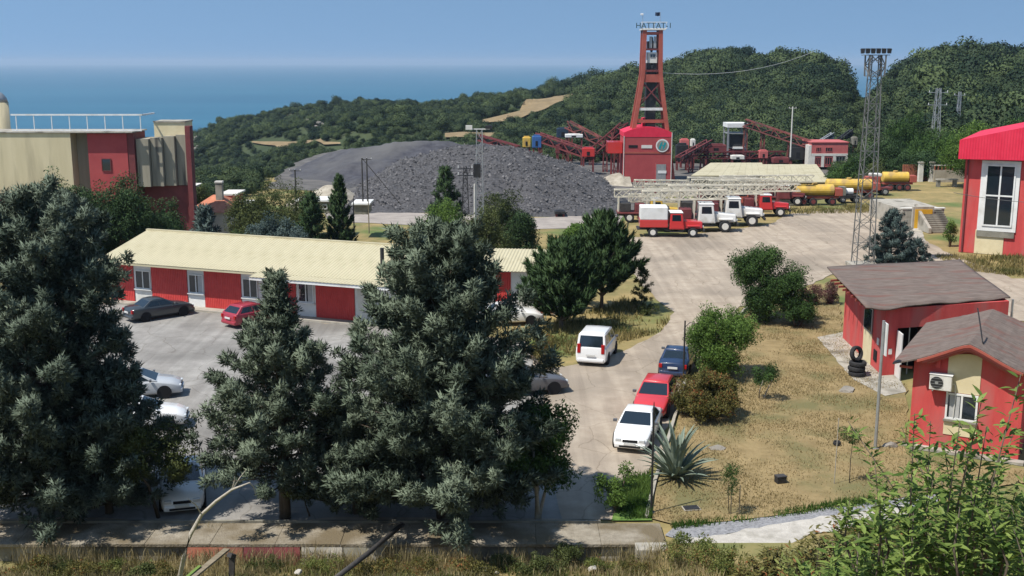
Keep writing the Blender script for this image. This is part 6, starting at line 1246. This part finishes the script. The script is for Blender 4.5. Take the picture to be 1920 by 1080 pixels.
# lawn oddments
def lawn_pt(px, row): return G(px, row) + Vector((0, 0, .03))
rocks('garden_rock', ['flat grey rock lying right of the agave', 'small grey rock on the lawn before the shed', 'low stone at the hut side of the grey post'], [(lawn_pt(1345, 842), .42, .45), (lawn_pt(1585, 733), .55, .35), (lawn_pt(1668, 838), .35, .6)], M['rock'], 90)
t = thing('junction_box', 'small black box lying on the dry lawn', 'box', lawn_pt(1463, 906), R(15)); B('case', M['black'], t, -.2, .2, -.15, .15, 0, .26, bevel=.02); B('lid', M['pipe'], t, -.21, .21, -.16, .16, .262, .3)
t = thing('junction_box', 'dark drain lid flat on the lawn by the kerb', 'lid', lawn_pt(1296, 955), R(8)); B('frame', M['conc'], t, -.32, .32, -.22, .22, 0, .03); B('cover', M['black'], t, -.28, .28, -.18, .18, .032, .06)
q = inst(t0, None, lawn_pt(1569, 836) + Vector((0, 0, .1)), (R(0), 0, 0), (.36, .36, .7)); tag(q, 'small dark ring lying by the thin lawn stake', 'ring')
# hanging narrow-leaved shrub close to the camera at the right
def leaf_mesh():
    mb = MB(); n = 5
    prof = [(0, .004), (.18, .10), (.42, .145), (.7, .10), (1.0, .004)]
    for x, w in prof: mb.v += [(x, -w, -.12 * x * x + w * .35), (x, 0, -.12 * x * x), (x, w, -.12 * x * x + w * .35)]
    for i in range(len(prof) - 1):
        a = i * 3; mb.f += [(a, a + 3, a + 4, a + 1), (a + 1, a + 4, a + 5, a + 2)]
    return mb
FS = thing('leafy_shrub', 'bright green narrow leaved shrub close to the camera at lower right', 'shrub', D(1800, 1250, 8.6)); FS.location.z = float(ground_h(FS.location.x, FS.location.y)); ro_ = Vector(FS.location)
lm0 = None; lp, ld, ls = [], [], []; g = random.Random(5); stems = MB()
tips = [(1715, 775), (1690, 800), (1660, 905), (1640, 860), (1745, 790), (1770, 830), (1800, 850), (1842, 745), (1850, 800), (1880, 850), (1905, 800), (1915, 700), (1650, 930), (1700, 880), (1625, 965), (1750, 900), (1820, 910), (1870, 920), (1910, 900), (1690, 960), (1780, 960), (1850, 980), (1900, 990), (1590, 790), (1740, 1000), (1660, 1010), (1610, 1000), (1820, 1030), (1890, 1050), (1560, 1010), (1700, 1050), (1930, 960), (1940, 850), (1800, 790), (1725, 845), (1580, 1040), (1640, 1060), (1770, 1060), (1850, 1060), (1505, 1050)]
tips += [(g.uniform(1590, 1930), g.uniform(930, 1090)) for _ in range(42)] + [(g.uniform(1680, 1930), g.uniform(850, 960)) for _ in range(5)]
for i, (a, b) in enumerate(tips):
    Y = 8.6 + g.uniform(-1.0, 1.0); e = D(a, b, Y) - ro_; base = Vector((g.uniform(-.5, .5), g.uniform(-.3, .3), g.uniform(0, .3)))
    if b > 900: base = e + Vector((g.uniform(-.1, .35), g.uniform(-.1, .1), -g.uniform(.9, 1.3)))
    mid = base.lerp(e, .55) + Vector((g.uniform(-.12, .2), g.uniform(-.1, .1), .08)); stems.tube([base, mid, e], [.014, .010, .003], 5)
    L_ = (e - mid).length; n = int(26 + L_ * 44)
    for k in range(n):
        s = k / n; q = mid.lerp(e, s) + Vector((g.uniform(-.05, .05), g.uniform(-.05, .05), g.uniform(-.05, .03))); dv = (e - mid).normalized(); az = g.uniform(0, 6.28); out = Vector((math.cos(az), math.sin(az), g.uniform(-.75, .35))); d = (dv * .55 + out * .8).normalized()
        lp.append(q); ld.append(d); ls.append(g.uniform(.085, .15) * (1.1 - .25 * s))
stems.build('stems', M['bark'], FS, smooth=True)
order = sorted(range(len(lp)), key=lambda i: -ls[i]); big = order[:300]; rest = order[300:]
for i in big:
    d = ld[i]; qn = d.to_track_quat('X', 'Z').to_euler(); s = ls[i]
    if lm0 is None:
        lm0 = leaf_mesh().build('leaf', None or M['leaffront'], FS); at_ = lm0.data.attributes.new('tone', 'FLOAT', 'POINT'); at_.data.foreach_set('value', [.55] * len(lm0.data.vertices)); lm0.location = lp[i]; lm0.rotation_euler = qn; lm0.scale = (s, s, s)
        lmb = [lm0.data]
        for tv in (.2, .4, .75, .95): c2 = lm0.data.copy(); c2.attributes['tone'].data.foreach_set('value', [tv] * len(c2.vertices)); lmb.append(c2)
    else:
        q = inst(lm0, FS, lp[i], qn, (s, s, s)); q.data = g.choice(lmb)
lv = np.array(leaf_mesh().v); lf = np.array(leaf_mesh().f)
def grow_leaves(name, pos, dirs, size, m, parent, seed):
    r = np.random.default_rng(seed); Vs, Fs, Ts = [], [], []; k = len(lv)
    for i, (p, d, s) in enumerate(zip(pos, dirs, size)):
        Rm = np.array((Vector(d).to_track_quat('X', 'Z') @ Euler((r.uniform(-.6, .6), 0, 0)).to_quaternion()).to_matrix()); Vs.append((lv * s) @ Rm.T + np.array(p)); Fs.append(lf + i * k); Ts.append(np.full(k, np.clip(r.normal(.5, .28), 0, 1)))
    o_ = npmesh(name, np.concatenate(Vs), np.concatenate(Fs), m, parent, np.concatenate(Ts)); o_['kind'] = 'stuff'; return o_
grow_leaves('foliage', [lp[i] for i in rest], [ld[i] for i in rest], [ls[i] for i in rest], M['leaffront'], FS, 3)
# brush filling the lower right corner behind that shrub
def brush(label, px, top, Y, rad, n, m, seed, lsz=(.07, .13)):
    b = D(px, 1100, Y); b.z = float(ground_h(b.x, b.y)); t = thing('brush', label, 'shrub', b); g = random.Random(seed); topz = D(px, top, Y).z - b.z; st_ = MB(); P_, D_, S_ = [], [], []
    for i in range(n):
        az = g.uniform(0, 6.28); r_ = rad * math.sqrt(g.uniform(0, 1)); q = Vector((math.cos(az) * r_, math.sin(az) * r_ * .7, topz * (1 - .35 * (r_ / rad) ** 2) * g.uniform(.8, 1.0))); base = Vector((q.x * .4, q.y * .4, 0)); mid = base.lerp(q, .6) + Vector((g.uniform(-.1, .1), 0, .1)); st_.tube([base, mid, q], [.012, .008, .002], 4)
        for k in range(64): s = g.uniform(-.5, 1); c = mid.lerp(q, s); a2 = g.uniform(0, 6.28); P_.append(c + Vector((g.uniform(-.1, .1), g.uniform(-.1, .1), g.uniform(-.1, .05)))); D_.append(Vector((math.cos(a2), math.sin(a2), g.uniform(-.3, .8)))); S_.append(g.uniform(*lsz))
    st_.build('stems', M['bark'], t); grow_leaves('foliage', P_, D_, S_, M[m], t, seed); return t
brush('tangled brush at the bottom edge right of the footpath', 1530, 1000, 13.0, 1.1, 90, 'leafbrush', 1); brush('mixed green brown brush in the lower right corner', 1720, 960, 12.0, 1.2, 110, 'leafbrush', 2); brush('brush at the right edge under the hut', 1880, 930, 12.0, 1.1, 100, 'leafbrush', 3); brush('green brush at the bottom edge left of the narrow leaved shrub', 1610, 1015, 10.5, .8, 80, 'leaffront', 4)
brush('reddish brush on the slope edge below the hut', 1640, 945, 24.0, 2.0, 110, 'leafdry', 5, (.1, .2)); brush('olive brush on the slope edge at the right', 1850, 905, 26.0, 2.4, 120, 'leafbrush', 6, (.12, .22)); brush('low dry brush above the footpath bend', 1480, 1020, 26.0, 1.4, 80, 'leafdry', 7, (.1, .2))
